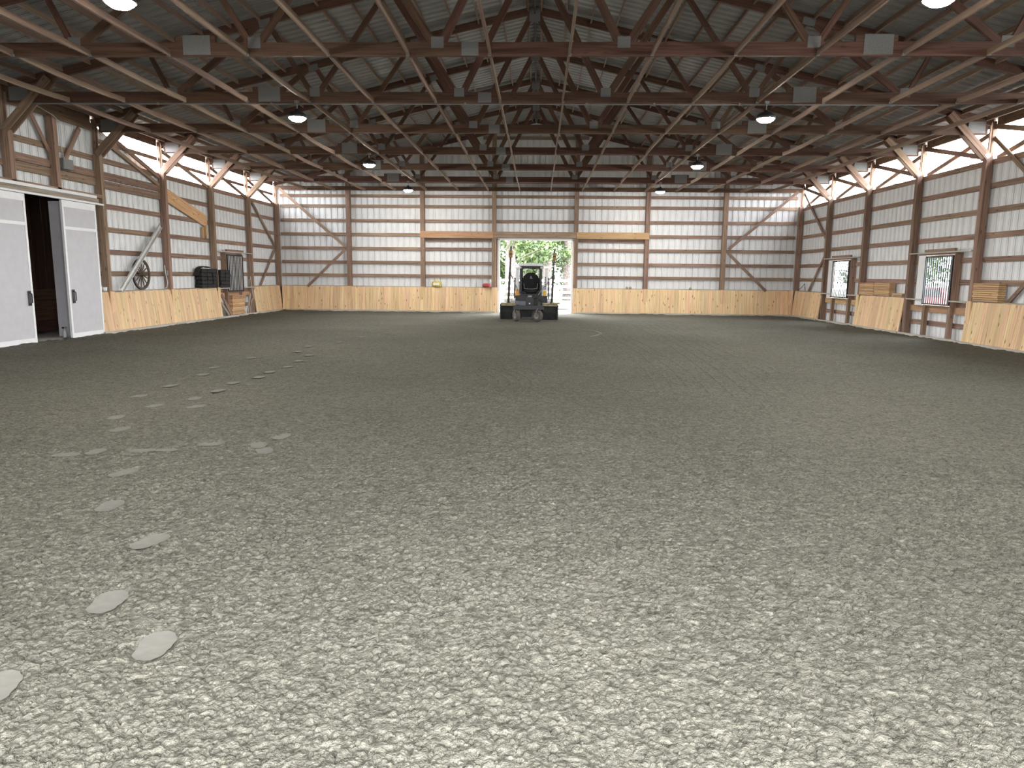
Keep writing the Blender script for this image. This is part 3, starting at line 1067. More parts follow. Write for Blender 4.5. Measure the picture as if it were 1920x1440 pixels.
bmeshes = [brace_mesh(s, B - .09) for s in (.0, .015, .03, .05)]
hang = board_mesh(.06, .05, .045, 'galv')
for i, x in enumerate(sorted(BRX)):
    n_left = len([q for q in BRX if q < 0 and q >= x]); n_right = len([q for q in BRX if q > 0 and q <= x])
    nth = ['', 'first', 'second', 'third', 'fourth', 'fifth', 'sixth', 'seventh', 'eighth'][n_left or n_right]
    t = thing('lateral_brace', (x, 3 * B, HC), 'long slim timber brace under the trusses, %s row %s of the ridge' % (nth, 'left' if x < 0 else 'right'),
              'brace', 'lateral braces along the truss chords')
    for k in range(3, 10):
        l = B - .09
        me_ = random.choice(bmeshes)
        yc = (k + .5) * B if k < 9 else (k + .5) * B - .12
        mt = Matrix.Translation((x + random.uniform(-.02, .02), yc, HC - .004)) @ Matrix.Rotation(math.pi / 2, 4, 'Z')
        if k == 9: mt = mt @ Matrix.Diagonal((.93, 1, 1, 1))
        o = mesh_obj('brace_board', me_, None, t, matrix=mt)
        if k > 3:
            mesh_obj('joist_hanger', hang, None, t, loc=(x, k * B - .075, HC + .01))

# ------------------------------------------------------------------ LED lamps
def make_lamp():
    z = 5.60
    t = thing('led_lamp', (0, 0, z), '', 'lamp', 'round LED lamps hanging from the trusses')
    MB().lathe([(0, .17), (.05, .17), (.06, .12), (.13, .11), (.20, .06), (.215, .02), (.222, -.03), (.207, -.03), (.200, .0)], (0, 0, z), seg=24).obj('housing', 'dark', t, smooth=True)
    MB().lathe([(.198, .0), (.19, -.05), (.12, -.10), (0.001, -.115)], (0, 0, z), seg=14).obj('lens', 'lens', t, smooth=True)
    MB().tube([(0, 0, z + .16), (0, 0, HC + .02)], .012).obj('hanger', 'galv', t)
    MB().box((-.05, -.05, HC - .03), (.05, .05, HC + .03)).obj('junction_box', 'galv', t)
    return t


l0 = make_lamp()
LN = {1: 'out of view above the camera', 3: 'nearest the camera, cut by the top edge', 5: 'second from the camera', 7: 'third from the camera', 9: 'farthest, close to the back wall'}
first = True
for k in (1, 3, 5, 7, 9):
    for x, sd in ((-5.65, 'left'), (5.51, 'right')):
        o = l0 if first else copy_tree(l0)
        first = False
        o.location = (x, k * B - .10, 5.60)
        o['label'] = 'glowing round LED lamp in the %s row, %s' % (sd, LN[k])

# conduit under the second visible truss, and its cable down the left wall
cd = thing('conduit', (0, 5 * B, HC), 'thin metal conduit strapped under the truss chord, second from the top', 'conduit')
MB().tube([(-12.5, 5 * B - .02, HC - .03), (9.5, 5 * B - .02, HC - .03)], .014, 6).obj('pipe', 'galv', cd)
for x in (-9.1, -6.3, -4.2, -1.6, 1.3, 2.9, 4.9):
    box('strap', (x - .02, 5 * B - .045, HC - .05), (x + .02, 5 * B + .005, HC + .0), 'galv', cd)
wc = thing('wall_cable', (-12.9, 20.1, 6.0), 'thin white cable looping down the wall above the sliding doors', 'cable')
MB().tube([(-12.86, 18.7, 6.12), (-12.84, 19.4, 6.08), (-12.83, 19.9, 5.98), (-12.84, 20.15, 5.85), (-12.86, 20.2, 5.6), (-12.87, 20.18, 5.2), (-12.9, 20.3, 4.95)], .012, 6).obj('cable_run', 'cord', wc)
eb = thing('electrical_box', (-13.0, 20.5, 4.7), 'grey metal electrical box on the wall above the right door leaf', 'box')
box('case', (-13.03, 20.25, 4.66), (-12.90, 20.68, 4.94), 'galv', eb)
box('cover', (-12.90, 20.27, 4.68), (-12.89, 20.66, 4.92), 'galv', eb)

# ------------------------------------------------------------------ sliding doors on the left
def door_leaf(name, y0, y1, label, hy):
    t = thing(name, (-12.72, y0, 0), label, 'sliding door', kind='structure')
    x0, x1 = -12.80, -12.74
    box('door_skin', (x0, y0 + .05, .12), (x1 - .012, y1 - .05, 3.68), 'doorgrey', t)
    box('stile', (x0, y0, .02), (x1, y0 + .07, 3.78), 'white', t)
    box('stile', (x0, y1 - .07, .02), (x1, y1, 3.78), 'white', t)
    box('rail', (x0, y0 + .07, .02), (x1, y1 - .07, .15), 'white', t)
    box('rail', (x0, y0 + .07, 3.00), (x1, y1 - .07, 3.08), 'white', t)
    box('rail', (x0, y0 + .07, 3.60), (x1, y1 - .07, 3.78), 'white', t)
    h = MB().box((x1, hy - .05, .98), (x1 + .012, hy + .05, 1.36)).obj('handle_plate', 'dark', t)
    MB().tube([(x1 + .01, hy, 1.02), (x1 + .07, hy, 1.06), (x1 + .07, hy, 1.28), (x1 + .01, hy, 1.32)], .014, 8).obj('grip', 'dark', h)
    return t
door_leaf('door_1', 16.72, 18.40, 'grey sliding door leaf at the left picture edge', 18.25)
door_leaf('door_2', 19.80, 21.28, 'grey sliding door leaf beside the dark opening, nearer the back', 19.98)
tk = thing('trim_2', (-12.8, 18.0, 3.8), 'sliding door track with white flashing above the grey doors', 'door track', kind='structure')
box('track_board', (-12.84, 16.0, 3.84), (-12.76, 21.5, 3.97), 'oldboard', tk)
box('flashing', (-12.86, 16.0, 3.97), (-12.72, 21.36, 4.05), 'white', tk)
box('track_rail', (-12.80, 16.0, 3.79), (-12.70, 21.64, 3.84), 'white', tk)
# jambs of the opening
jb = thing('trim_3', (-13.0, 19.6, 0), 'white door jamb inside the dark opening', 'door jamb', kind='structure')
box('jamb', (-13.55, 20.42, -.05), (-12.90, 20.50, 3.80), 'doorgrey', jb)
box('jamb', (-12.92, 20.36, -.05), (-12.84, 20.46, 3.80), 'white', jb)
box('threshold', (-13.6, 17.0, -.08), (-12.66, 21.3, .01), 'concrete', jb)
# dark barn aisle behind the doors
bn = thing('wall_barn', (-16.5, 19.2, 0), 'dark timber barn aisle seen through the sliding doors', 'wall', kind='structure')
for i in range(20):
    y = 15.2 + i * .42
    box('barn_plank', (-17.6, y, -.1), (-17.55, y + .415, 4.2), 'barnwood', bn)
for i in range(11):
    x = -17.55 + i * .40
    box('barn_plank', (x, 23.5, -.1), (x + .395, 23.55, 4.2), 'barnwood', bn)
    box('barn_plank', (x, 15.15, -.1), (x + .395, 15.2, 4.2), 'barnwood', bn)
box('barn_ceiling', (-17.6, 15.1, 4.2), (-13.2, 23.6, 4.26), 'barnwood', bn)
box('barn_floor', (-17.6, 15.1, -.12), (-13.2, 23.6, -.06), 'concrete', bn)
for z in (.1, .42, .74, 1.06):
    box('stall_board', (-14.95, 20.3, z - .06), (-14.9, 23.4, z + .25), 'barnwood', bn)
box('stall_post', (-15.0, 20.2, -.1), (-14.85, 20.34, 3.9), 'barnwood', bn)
sg = thing('stall_sign', (-14.86, 20.9, 1.55), 'small pale plate with dark marks hung in the dark opening', 'sign')
box('plate', (-14.89, 20.55, 1.45), (-14.87, 21.05, 1.85), 'doorgrey', sg)
for z, a, b2 in ((1.72, 20.62, 20.85), (1.63, 20.60, 20.80), (1.60, 20.88, 21.0), (1.70, 20.9, 20.96)):
    box('mark', (-14.868, a, z), (-14.864, b2, z + .05), 'dark', sg)
bt = thing('spray_bottle', (-13.1, 19.62, .0), 'small pale bottle on the threshold beside the door jamb', 'bottle')
MB().lathe([(0.001, 0), (.045, 0), (.05, .03), (.05, .16), (.02, .21), (.018, .25), (.03, .26), (.03, .30), (.001, .31)], (-13.1, 20.0, .01), seg=16).obj('bottle_body', 'doorgrey', bt, smooth=True)
box('trigger', (-13.13, 19.93, .27), (-13.08, 20.05, .31), 'dark', bt)

# ------------------------------------------------------------------ windows
def window(name, sgn, y0, y1, label, dark=False):
    t = thing(name, (sgn * 12.9, (y0 + y1) / 2, WZ0), label, 'window', kind='structure')
    X = lambda a, b2: tuple(sorted((sgn * a, sgn * b2)))
    def bx(nm, xa, xb, ya, yb, za, zb, mat):
        x0, x1 = X(xa, xb)
        return box(nm, (x0, ya, za), (x1, yb, zb), mat, t)
    # black grille frame
    fx0, fx1 = 12.84, 12.88
    bx('grille_frame', fx0, fx1, y0, y0 + .045, WZ0, WZ1, 'dark'); bx('grille_frame', fx0, fx1, y1 - .045, y1, WZ0, WZ1, 'dark')
    bx('grille_frame', fx0, fx1, y0, y1, WZ1 - .05, WZ1, 'dark'); bx('grille_frame', fx0, fx1, y0, y1, WZ0 - .01, WZ0 + .04, 'dark')
    nb = 10 if dark else 12
    for i in range(nb):
        y = y0 + .045 + (i + .5) * (y1 - y0 - .09) / nb
        MB().tube([(sgn * 12.86, y, WZ0 + .03), (sgn * 12.86, y, WZ1 - .04)], .012 if dark else .019, 6).obj('bar', 'alu' if dark else 'dark', t, org=(sgn * 12.86, y, WZ0))
    if dark:
        bx('shutter', 13.02, 13.06, y0 - .02, y1 + .02, WZ0 - .02, WZ1 + .02, 'black')
    else:
        bx('pane', 12.89, 12.896, y0, y1, WZ0, WZ1, 'glass')
    # timber jambs, rails and studs
    bx('jamb', 12.88, 13.16, y0 - .045, y0, WZ0 - .05, WZ1 + .03, 'frame'); yj = y1 if dark else y1 + REVEAL
    bx('jamb', 12.88, 13.16, yj, yj + .045, WZ0 - .05, WZ1 + .03, 'frame')
    bx('head_jamb', 12.90, 13.16, y0 - .05, yj + .05, WZ1 + .03, WZ1 + .08, 'frame'); bx('sill_jamb', 12.90, 13.16, y0 - .04, yj + .04, WZ0 - .06, WZ0 - .02, 'frame')
    if not dark:
        bx('jamb_board', 12.885, 12.905, y1 + .01, yj + .02, WZ0 - .05, WZ1 + .03, 'sheet')
    k = int(y0 // B)
    p0, p1 = k * B + .1, (k + 1) * B - .1
    bx('track_rail', 12.82, 12.90, p0, p1, WZ1 + .085, WZ1 + .125, 'sill')
    bx('track_block', 12.80, 12.88, y0 - .12, y1 + .02, WZ1 + .13, WZ1 + .21, 'frame')
    bx('lower_rail', 12.82, 12.95, p0, y0 - .02, 1.20, 1.24, 'sill'); bx('lower_rail', 12.82, 12.95, y1 + .02, p1, 1.20, 1.24, 'sill')
    bx('stud', 12.90, 13.02, y0 - .02, y0 + .12, .06, WZ0 - .06, 'frame'); bx('stud', 12.90, 13.02, y1 - .12, y1 + .02, .06, WZ0 - .06, 'frame')
    bx('wide_board', 13.02, 13.07, p0, p1, .82, 1.02, 'newlumber')
    return t
window('window_1', 1, WIN_R[0][0], WIN_R[0][1], 'barred window in the right wall nearer the camera')
window('window_2', 1, WIN_R[1][0], WIN_R[1][1], 'barred window in the right wall near the back corner')
window('window_3', -1, WIN_L[0][0], WIN_L[0][1], 'dark barred window in the left wall', dark=True)

# back doorway trim
d3 = thing('door_3', (0, YB, 0), 'white metal trim around the open back doorway', 'door frame', kind='structure')
box('jamb_trim', (-1.86, YB - .10, -.05), (-1.74, YB + .06, 3.66), 'white', d3)
box('jamb_trim', (1.86, YB - .10, -.05), (1.98, YB + .06, 3.66), 'white', d3)
box('head_trim', (-1.86, YB - .10, 3.60), (1.98, YB + .06, 3.70), 'white', d3)
box('jamb_post', (-2.0, YB - .06, -.05), (-1.86, YB, 3.66), 'frame', d3)
box('jamb_post', (1.98, YB - .06, -.05), (2.12, YB, 3.66), 'frame', d3)

# ------------------------------------------------------------------ things on and along the left wall
ww = thing('wagon_wheel', (-12.90, 23.82, 1.27), 'old dark wooden wagon wheel leaning on the left kick wall ledge', 'wagon wheel')
wc_ = Vector((-12.95, 23.82, 1.785)); R0 = .50
def ring(r0, r1, h, seg=40):
    mb = MB()
    mb.lathe([(r0, -h), (r1, -h), (r1, h), (r0, h), (r0, -h)], wc_, 'X', seg)
    return mb
ring(.44, .50, .022).obj('rim', 'wheelwood', ww)
ring(.50, .512, .026).obj('iron_tyre', 'dark', ww)
MB().lathe([(.001, -.10), (.05, -.10), (.085, -.04), (.085, .04), (.05, .10), (.03, .12), (.001, .12)], wc_, 'X', 20).obj('hub', 'wheelwood', ww, smooth=True)
for i in range(14):
    a = 2 * math.pi * i / 14 + .1
    d = Vector((0, math.cos(a), math.sin(a)))
    MB().tube([wc_ + d * .07, wc_ + d * .25, wc_ + d * .45], [.016, .02, .014], 6).obj('spoke', 'wheelwood', ww)
ch = thing('metal_channel', (-12.86, 22.5, 1.27), 'long grey metal channel leaning diagonally in front of the wagon wheel', 'channel')
p0, p1 = Vector((-12.86, 22.47, 1.29)), Vector((-12.92, 25.16, 3.46))
board('channel_web', p0, p1, .17, .012, 'alu', ch, (0, 0, 1))
dd = (p1 - p0).normalized(); up = (Vector((0, 0, 1)) - dd * dd.z).normalized()
board('flange', p0 + up * .085 + Vector((.03, 0, 0)), p1 + up * .085 + Vector((.03, 0, 0)), .06, .012, 'alu', ch, (1, 0, 0))
board('flange', p0 - up * .085 + Vector((.03, 0, 0)), p1 - up * .085 + Vector((.03, 0, 0)), .06, .012, 'alu', ch, (1, 0, 0))
for yv, r_, h_, lb in ((21.50, .085, .17, 'taller white plastic tub on the ledge beside the sliding door'), (21.78, .07, .12, 'shorter white plastic tub on the ledge next to the post')):
    t = thing('plastic_tub', (-12.96, yv, 1.27), lb, 'tub', 'white tubs on the ledge')
    MB().lathe([(.001, 0), (r_ * .9, 0), (r_, h_ * .9), (r_ * .98, h_ * .9)], (-12.96, yv, 1.272), seg=20).obj('tub', 'white', t, smooth=True)
    MB().lathe([(r_ * 1.05, h_ * .86), (r_ * 1.05, h_), (.001, h_ * 1.02)], (-12.96, yv, 1.272), seg=20).obj('lid', 'white', t, smooth=True)
hk = thing('post_cable', (-12.85, 25.3, 1.3), 'short white cable with grey connector hanging on the post beside the wheel', 'cable')
MB().tube([(-12.93, 25.30, 2.1), (-12.92, 25.32, 1.8), (-12.91, 25.40, 1.5), (-12.90, 25.30, 1.32), (-12.91, 25.18, 1.30)], .014, 6).obj('cable_run', 'cord', hk)
box('connector', (-12.96, 25.33, 1.75), (-12.88, 25.42, 1.92), 'galv', hk)

# stacks of black rubber blocks on the ledge
bms = MB().extrude([(-.20, 0), (.20, 0), (.22, .03), (.22, .115), (.18, .145), (.06, .13), (-.06, .13), (-.18, .145), (-.22, .115), (-.22, .03)], -.14, .14, 'X').mesh('rubber_block')
COLN = ['first', 'second', 'third', 'fourth', 'fifth']
LAY = ['bottom', 'second', 'third', 'fourth', 'top']
for c in range(5):
    for l in range(5):
        mt = Matrix.Translation((-12.93 + random.uniform(-.015, .015), (27.98, 28.44, 28.90, 29.62, 30.07)[c] + random.uniform(-.01, .01), (1.272 if c < 3 else 1.242) + l * .148)) @ Matrix.Rotation(random.uniform(-.05, .05), 4, 'Z')
        mesh_obj('rubber_block', bms, 'black', None, matrix=mt, cat='rubber block', group='black rubber blocks stacked on the left ledge',
                 label='black rubber block, %s layer of the %s stack from the wagon wheel' % (LAY[l], COLN[c]))
st = thing('rubber_strip', (-12.85, 27.9, 1.9), 'curved black rubber strip draped over the first black stack', 'rubber strip')
pts = [(27.45, 1.74), (27.55, 1.88), (27.70, 2.015), (27.95, 2.075), (28.25, 2.07), (28.5, 2.045)]
poly = pts + [(a, z + .035) for a, z in reversed(pts)]
MB().extrude(poly, -12.98, -12.80, 'X').obj('strip', 'black', st)

# short boards stacked in the left window bay
for i in range(10):
    z = .09 + i * .082
    y0 = 30.36 + random.uniform(-.07, .07)
    box('scrap_board', (-12.98 + random.uniform(-.01, .02), y0, z), (-12.78 + random.uniform(-.02, .02), y0 + 1.3 + random.uniform(-.08, .08), z + .075), 'newlumber', None,
        label='short pine board under the left window, number %s up the stack' % ['one', 'two', 'three', 'four', 'five', 'six', 'seven', 'eight', 'nine', 'ten'][i],
        cat='board', group='short boards stacked under the left window')
board('leaning_plank', (-12.80, 30.25, .10), (-12.86, 29.52, .95), .13, .04, 'frame', None, (0, 0, 1), label='brown plank leaning left of the short board stack', cat='plank')
board('leaning_plank', (-12.82, 30.05, .10), (-12.88, 29.50, .62), .10, .04, 'oldboard', None, (0, 0, 1), label='short grey plank leaning lowest, left of the board stack', cat='plank')
board('leaning_plank', (-12.80, 31.95, .10), (-12.90, 32.55, .92), .17, .04, 'oldboard', None, (0, 0, 1), label='weathered plank leaning right of the short board stack', cat='plank')
rope = thing('rope', (-12.8, 32.6, 0), 'pale rope hanging beside the post right of the dark window', 'rope')
MB().tube([(-12.84, 32.5, 1.7), (-12.82, 32.58, 1.2), (-12.80, 32.65, .75), (-12.80, 32.45, .62), (-12.80, 32.3, .35), (-12.80, 32.25, .06)], .018, 6).obj('rope_run', 'sill', rope)
MB().tube([(-12.84, 32.52, 1.6), (-12.82, 32.3, 1.55), (-12.80, 32.2, 1.35)], .014, 6).obj('rope_loop', 'sill', rope)

# boards stacked on the right ledge
def pile(y0, y1, n_, label, group, z0=1.272, cols=1):
    wid = ['bottom', 'second', 'third', 'fourth', 'fifth', 'sixth', 'seventh', 'eighth', 'ninth', 'tenth', 'eleventh', 'twelfth']
    for c in range(cols):
        w = (y1 - y0) / cols
        for i in range(n_):
            z = z0 + i * .058
            j = random.uniform(-.04, .04)
            nm = (wid[i] if i < n_ - 1 else 'top') + ' board of the ' + label
            if cols > 1: nm += ', ' + ('nearer' if c == 0 else 'farther') + ' half'
            box('stacked_board', (12.84 + j * .3, y0 + c * w + .012 + j, z), (13.05 + j * .3, y0 + (c + 1) * w - .012 + j, z + .049), 'newlumber', None,
                label=nm, cat='board', group=group)
pile(26.72, 29.16, 8, 'pine stack on the ledge between the two windows', 'pine boards stacked between the right windows', cols=2)
pile(25.80, 26.55, 2, 'low pair beside the nearer barred window', 'low pair of pine boards by the window')
pile(20.62, 21.80, 9, 'tall pine stack nearest the right picture edge', 'pine boards stacked at the right edge')

# wire stand near the right back corner
ws = thing('wire_hook', (12.9, 35.0, 1.27), 'bent black wire on the ledge near the right back corner', 'wire')
MB().tube([(12.95, 36.0, 1.285), (12.93, 35.5, 1.45), (12.93, 35.2, 1.62), (12.95, 35.1, 1.285)], .014, 6).obj('wire', 'dark', ws)

# bags on the back ledge
def sack(name, c, size, mat, label, cat):
    bm = bmesh.new()
    bmesh.ops.create_cube(bm, size=1)
    bmesh.ops.subdivide_edges(bm, edges=bm.edges, cuts=5, use_grid_fill=True)
    for v in bm.verts:
        p = v.co * 2
        rr = max(abs(p.x), abs(p.y), abs(p.z))
        q = p.normalized() * rr
        p = p * .45 + q * .55
        nn = mnoise.noise(Vector(p) * 2.1 + Vector(c)) * .16
        p = p * (1 + nn)
        if p.z < -.6: p.z = -.75
        v.co = Vector((p.x * size[0] / 2, p.y * size[1] / 2, p.z * size[2] / 2 + size[2] * .375))
    me_ = bpy.data.meshes.new(name); bm.to_mesh(me_); bm.free()
    me_.polygons.foreach_set('use_smooth', [True] * len(me_.polygons))
    t = thing(name, c, label, cat)
    mesh_obj('sack_body', me_, mat, t, loc=c)
    return t
sy = sack('feed_bag', (-4.90, YG - .22, 1.272), (.50, .26, .32), 'bag', 'crumpled yellow bag on the back kick wall ledge', 'bag')
box('bag_label', (-5.06, YG - .362, 1.36), (-4.74, YG - .345, 1.46), 'cream', sy)
sr = sack('red_pouch', (-2.40, YG - .30, 1.262), (.40, .26, .22), 'red', 'red soft pouch on the ledge beside the back doorway', 'pouch')
box('pouch_strap', (-2.58, YG - .44, 1.30), (-2.22, YG - .425, 1.33), 'dark', sr)
sc_ = thing('wall_switch', (-2.2, YG - .26, 1.6), 'small white switch box on the post beside the red pouch', 'switch')
box('switch_box', (-2.22, YG - .30, 1.52), (-2.14, YG - .25, 1.66), 'white', sc_)
MB().tube([(-2.18, YG - .27, 1.52), (-2.2, YG - .27, 1.30)], .012, 6).obj('wire_run', 'cord', sc_)
for xx, lb in ((4.62, 'small dark clod on the ledge right of the doorway, left one'), (4.78, 'small dark clod on the ledge right of the doorway, right one'), (7.75, 'small dark clod on the ledge right of the doorway, far right one')):
    bm = bmesh.new(); bmesh.ops.create_icosphere(bm, subdivisions=2, radius=.06)
    for v in bm.verts: v.co *= 1 + mnoise.noise(v.co * 20 + Vector((xx, 0, 0))) * .4
    me_ = bpy.data.meshes.new('dirt_clod'); bm.to_mesh(me_); bm.free()
    mesh_obj('dirt_clod', me_, 'tan', None, loc=(xx, YG - .26, 1.31), label=lb, cat='clod')

# ------------------------------------------------------------------ track loader in the doorway
sk = thing('track_loader', (-.12, 33.6, 0), 'compact white and black track loader standing in the back doorway', 'loader')
cx0, cx1 = -.63, .37
yf = 32.55                         # cab front
def rrect(x0, x1, z0, z1, r, n_=5):
    pts = []
    for (cx_, cz_, a0) in ((x1 - r, z1 - r, 0), (x0 + r, z1 - r, 90), (x0 + r, z0 + r, 180), (x1 - r, z0 + r, 270)):
        for i in range(n_ + 1):
            a = math.radians(a0 + 90 * i / n_)
            pts.append((cx_ + r * math.cos(a), cz_ + r * math.sin(a)))
    return pts
def rframe(outer, inner, y0, y1):
    mb = MB(); n_ = len(outer)
    for y in (y0, y1):
        mb.v += [(a, y, b2) for a, b2 in outer] + [(a, y, b2) for a, b2 in inner]
    for i in range(n_):
        j = (i + 1) % n_
        mb.f += [(i, j, n_ + j, n_ + i), (2 * n_ + i, 3 * n_ + i, 3 * n_ + j, 2 * n_ + j),
                 (i, 2 * n_ + i, 2 * n_ + j, j), (n_ + i, n_ + j, 3 * n_ + j, 3 * n_ + i)]
    return mb
fr = rframe(rrect(cx0, cx1, .95, 2.30, .10), rrect(cx0 + .10, cx1 - .10, 1.06, 2.20, .07), yf, yf + .10).obj('cab_frame', 'dark', sk)
rframe(rrect(cx0, cx1, .95, 2.30, .10), rrect(cx0 + .12, cx1 - .12, 1.75, 2.18, .05), yf + 1.25, yf + 1.33).obj('rear_frame', 'dark', sk)
box('cab_roof', (cx0 - .03, yf - .02, 2.30), (cx1 + .03, yf + 1.36, 2.41), 'cream', sk)
for x in (cx0, cx1 - .04):
    box('cab_side', (x, yf + .10, .95), (x + .04, yf + 1.25, 1.70), 'dark', sk)
    box('cab_pillar', (x, yf + .10, 1.70), (x + .04, yf + .22, 2.30), 'dark', sk)
    box('cab_pillar', (x, yf + 1.12, 1.70), (x + .04, yf + 1.25, 2.30), 'dark', sk)
    for z in (1.85, 2.02, 2.17):
        box('side_grille', (x + .01, yf + .22, z), (x + .03, yf + 1.12, z + .025), 'dark', sk)
# seat and controls
seat = MB().extrude([(-.42, 1.20), (.16, 1.20), (.24, 1.62), (.20, 1.84), (.02, 2.00), (-.28, 2.00), (-.46, 1.84), (-.50, 1.62)], yf + .62, yf + .78, 'Y').obj('seat_back', 'black', sk)
MB().box((-.40, yf + .25, 1.12), (.14, yf + .72, 1.24)).obj('seat_base', 'black', sk)
MB().extrude([(-.16, 1.78), (-.10, 1.78), (-.13, 1.88)], yf + .612, yf + .62, 'Y').obj('emblem', 'doorgrey', seat)
box('emblem_bar', (-.18, yf + .612, 1.735), (-.06, yf + .62, 1.76), 'doorgrey', seat)
for x in (-.50, .24):
    MB().tube([(x, yf + .35, 1.15), (x, yf + .30, 1.40), (x + .02, yf + .25, 1.52)], [.02, .02, .035], 8).obj('control_lever', 'dark', sk)
MB().tube([(-.44, yf + .10, 1.52), (-.42, yf - .02, 1.30), (-.13, yf - .03, 1.27), (.16, yf - .02, 1.30), (.18, yf + .10, 1.52)], .018, 8).obj('lap_bar', 'steel', sk)
box('footwell', (cx0 + .06, yf + .05, .62), (cx1 - .06, yf + .9, 1.06), 'black', sk)
# loader arms, lift cylinders, body
for s, x in ((-1, -.735), (1, .555)):
    lf = MB().extrude([(yf + .05, .72), (yf + .25, .72), (yf + .45, 1.55), (yf + 1.5, 1.95), (yf + 1.75, 2.28), (yf + 1.5, 2.30), (yf + .4, 2.20), (yf + .05, 2.12)][0:8], x - .075, x + .075, 'X').obj('loader_arm', 'cream', sk)
    for i in range(6):
        if s > 0:
            box('arm_mark', (x - .05, yf + .028 + .0, 1.25 + i * .10), (x - .01, yf + .048, 1.32 + i * .10), 'dark', lf)
    MB().tube([(x + s * .12, yf + .15, .85), (x + s * .12, yf + .55, 1.75)], .035, 8).obj('lift_cylinder', 'dark', sk)
    box('lower_arm', (x - .07, yf - .25, .62), (x + .07, yf + .15, .98), 'dark', sk)
box('body', (-.72, yf + 1.34, .45), (.50, yf + 2.45, 1.45), 'cream', sk)
box('cab_floor', (-.60, yf + .5, .80), (.36, yf + 1.24, 1.10), 'black', sk)
box('body_stripe', (-.80, yf + .02, .98), (-.64, yf + .4, 1.26), 'orange', sk)
box('body_stripe', (.42, yf + .02, .98), (.56, yf + .4, 1.20), 'yellow', sk)
box('chassis', (-.70, yf - .05, .30), (.48, yf + 1.2, .85), 'dark', sk)
# tracks
for x0, x1 in ((-1.06, -.78), (.56, .86)):
    prof = [(yf - .25, .12), (yf - .05, .0), (yf + 1.55, .0), (yf + 1.80, .15), (yf + 1.85, .5), (yf + 1.6, .70), (yf + .1, .66), (yf - .22, .5), (yf - .30, .3)]
    tr_ = MB().extrude(prof, x0, x1, 'X').obj('track', 'tire', sk)
    for i in range(9):
        z = .02 + i * .065
        yy = yf - .30 + abs(i - 4) * .012
        box('tread_lug', (x0 + .01, yy - .03, z), (x1 - .01, yy + .02, z + .035), 'tire', tr_)
    xs_ = x1 + .005 if x0 > 0 else x0 - .005
    for yy in (yf + .05, yf + .55, yf + 1.05, yf + 1.5):
        MB().lathe([(.001, -.02), (.17, -.02), (.17, .02), (.001, .02)], (xs_, yy, .27), 'X', 16).obj('road_wheel', 'dark', tr_)
for x in (-.60, .34):
    MB().lathe([(.001, 0), (.05, 0), (.05, .03), (.001, .035)], (x, yf - .03, 2.22), 'Y', 14).obj('work_light', 'doorgrey', sk)

# ------------------------------------------------------------------ box grader with laser masts
bg = thing('box_grader', (-.17, 31.0, 0), 'black box grader with two laser masts and caster wheels before the loader', 'grader')
gy = 31.05
for x0, x1 in ((-1.38, -.70), (.42, 1.04)):
    MB().extrude([(gy + .55, .05), (gy + .0, .03), (gy - .05, .30), (gy + .02, .62), (gy + .12, .68), (gy + .55, .66)], x0, x1, 'X').obj('blade_box', 'black', bg)
    box('blade_lip', (x0 - .02, gy - .07, .58), (x1 + .02, gy + .02, .65), 'tan', bg)
    box('blade_top', (x0 - .02, gy + .02, .66), (x1 + .02, gy + .50, .70), 'tan', bg)
box('side_plate', (-1.42, gy - .12, .03), (-1.37, gy + .62, .66), 'dark', bg)
box('side_plate', (1.03, gy - .12, .0), (1.08, gy + .62, .62), 'dark', bg)
box('centre_blade', (-.70, gy + .05, .05), (.42, gy + .15, .55), 'black', bg)
box('side_float', (.80, gy - .15, .68), (1.14, gy + .25, .73), 'tan', bg)
# main frame and hydraulics
MB().bar((-.62, gy + .45, .70), (-.62, 29.55, .60), .12, .12).bar((.25, gy + .45, .70), (.25, 29.55, .60), .12, .12).obj('frame_rail', 'dark', bg)
MB().box((-.80, 29.50, .50), (.46, 29.70, .66)).obj('front_beam', 'dark', bg)
box('manifold', (-.30, 30.2, .62), (.02, 30.6, .98), 'dark', bg)
box('control_box', (-.72, 29.95, .58), (-.30, 30.25, .82), 'slate', bg)
MB().lathe([(.001, 0), (.09, 0), (.09, .05), (.05, .07), (.001, .07)], (-.14, 30.4, .98), 'Z', 16).obj('top_cap', 'hub', bg)
MB().lathe([(.001, -.012), (.03, -.012), (.03, .0), (.001, .0)], (-.14, 30.19, .72), 'Y', 14).obj('reflector', 'white', bg)
box('mount_plate', (-.75, gy + .7, .45), (.52, gy + .85, 1.0), 'dark', bg)
for a, c2 in (((-.55, gy + .75, 1.15), (-.25, 30.45, .90)), ((.25, gy + .75, 1.20), (.0, 30.45, .90)), ((.35, gy + .8, 1.05), (.15, 30.3, .80))):
    mid = ((a[0] + c2[0]) / 2 + .06, (a[1] + c2[1]) / 2, (a[2] + c2[2]) / 2 + .12)
    MB().tube([a, mid, c2], .018, 8).obj('hydraulic_hose', 'black', bg)
MB().tube([(.02, 30.35, .92), (.18, 30.3, .95), (.30, 30.35, .86), (.38, 30.5, .76)], .022, 8).obj('hydraulic_hose', 'black', bg)
MB().bar((-.45, 29.75, .16), (.05, 29.75, .16), .05, .05).obj('tie_bar', 'dark', bg)
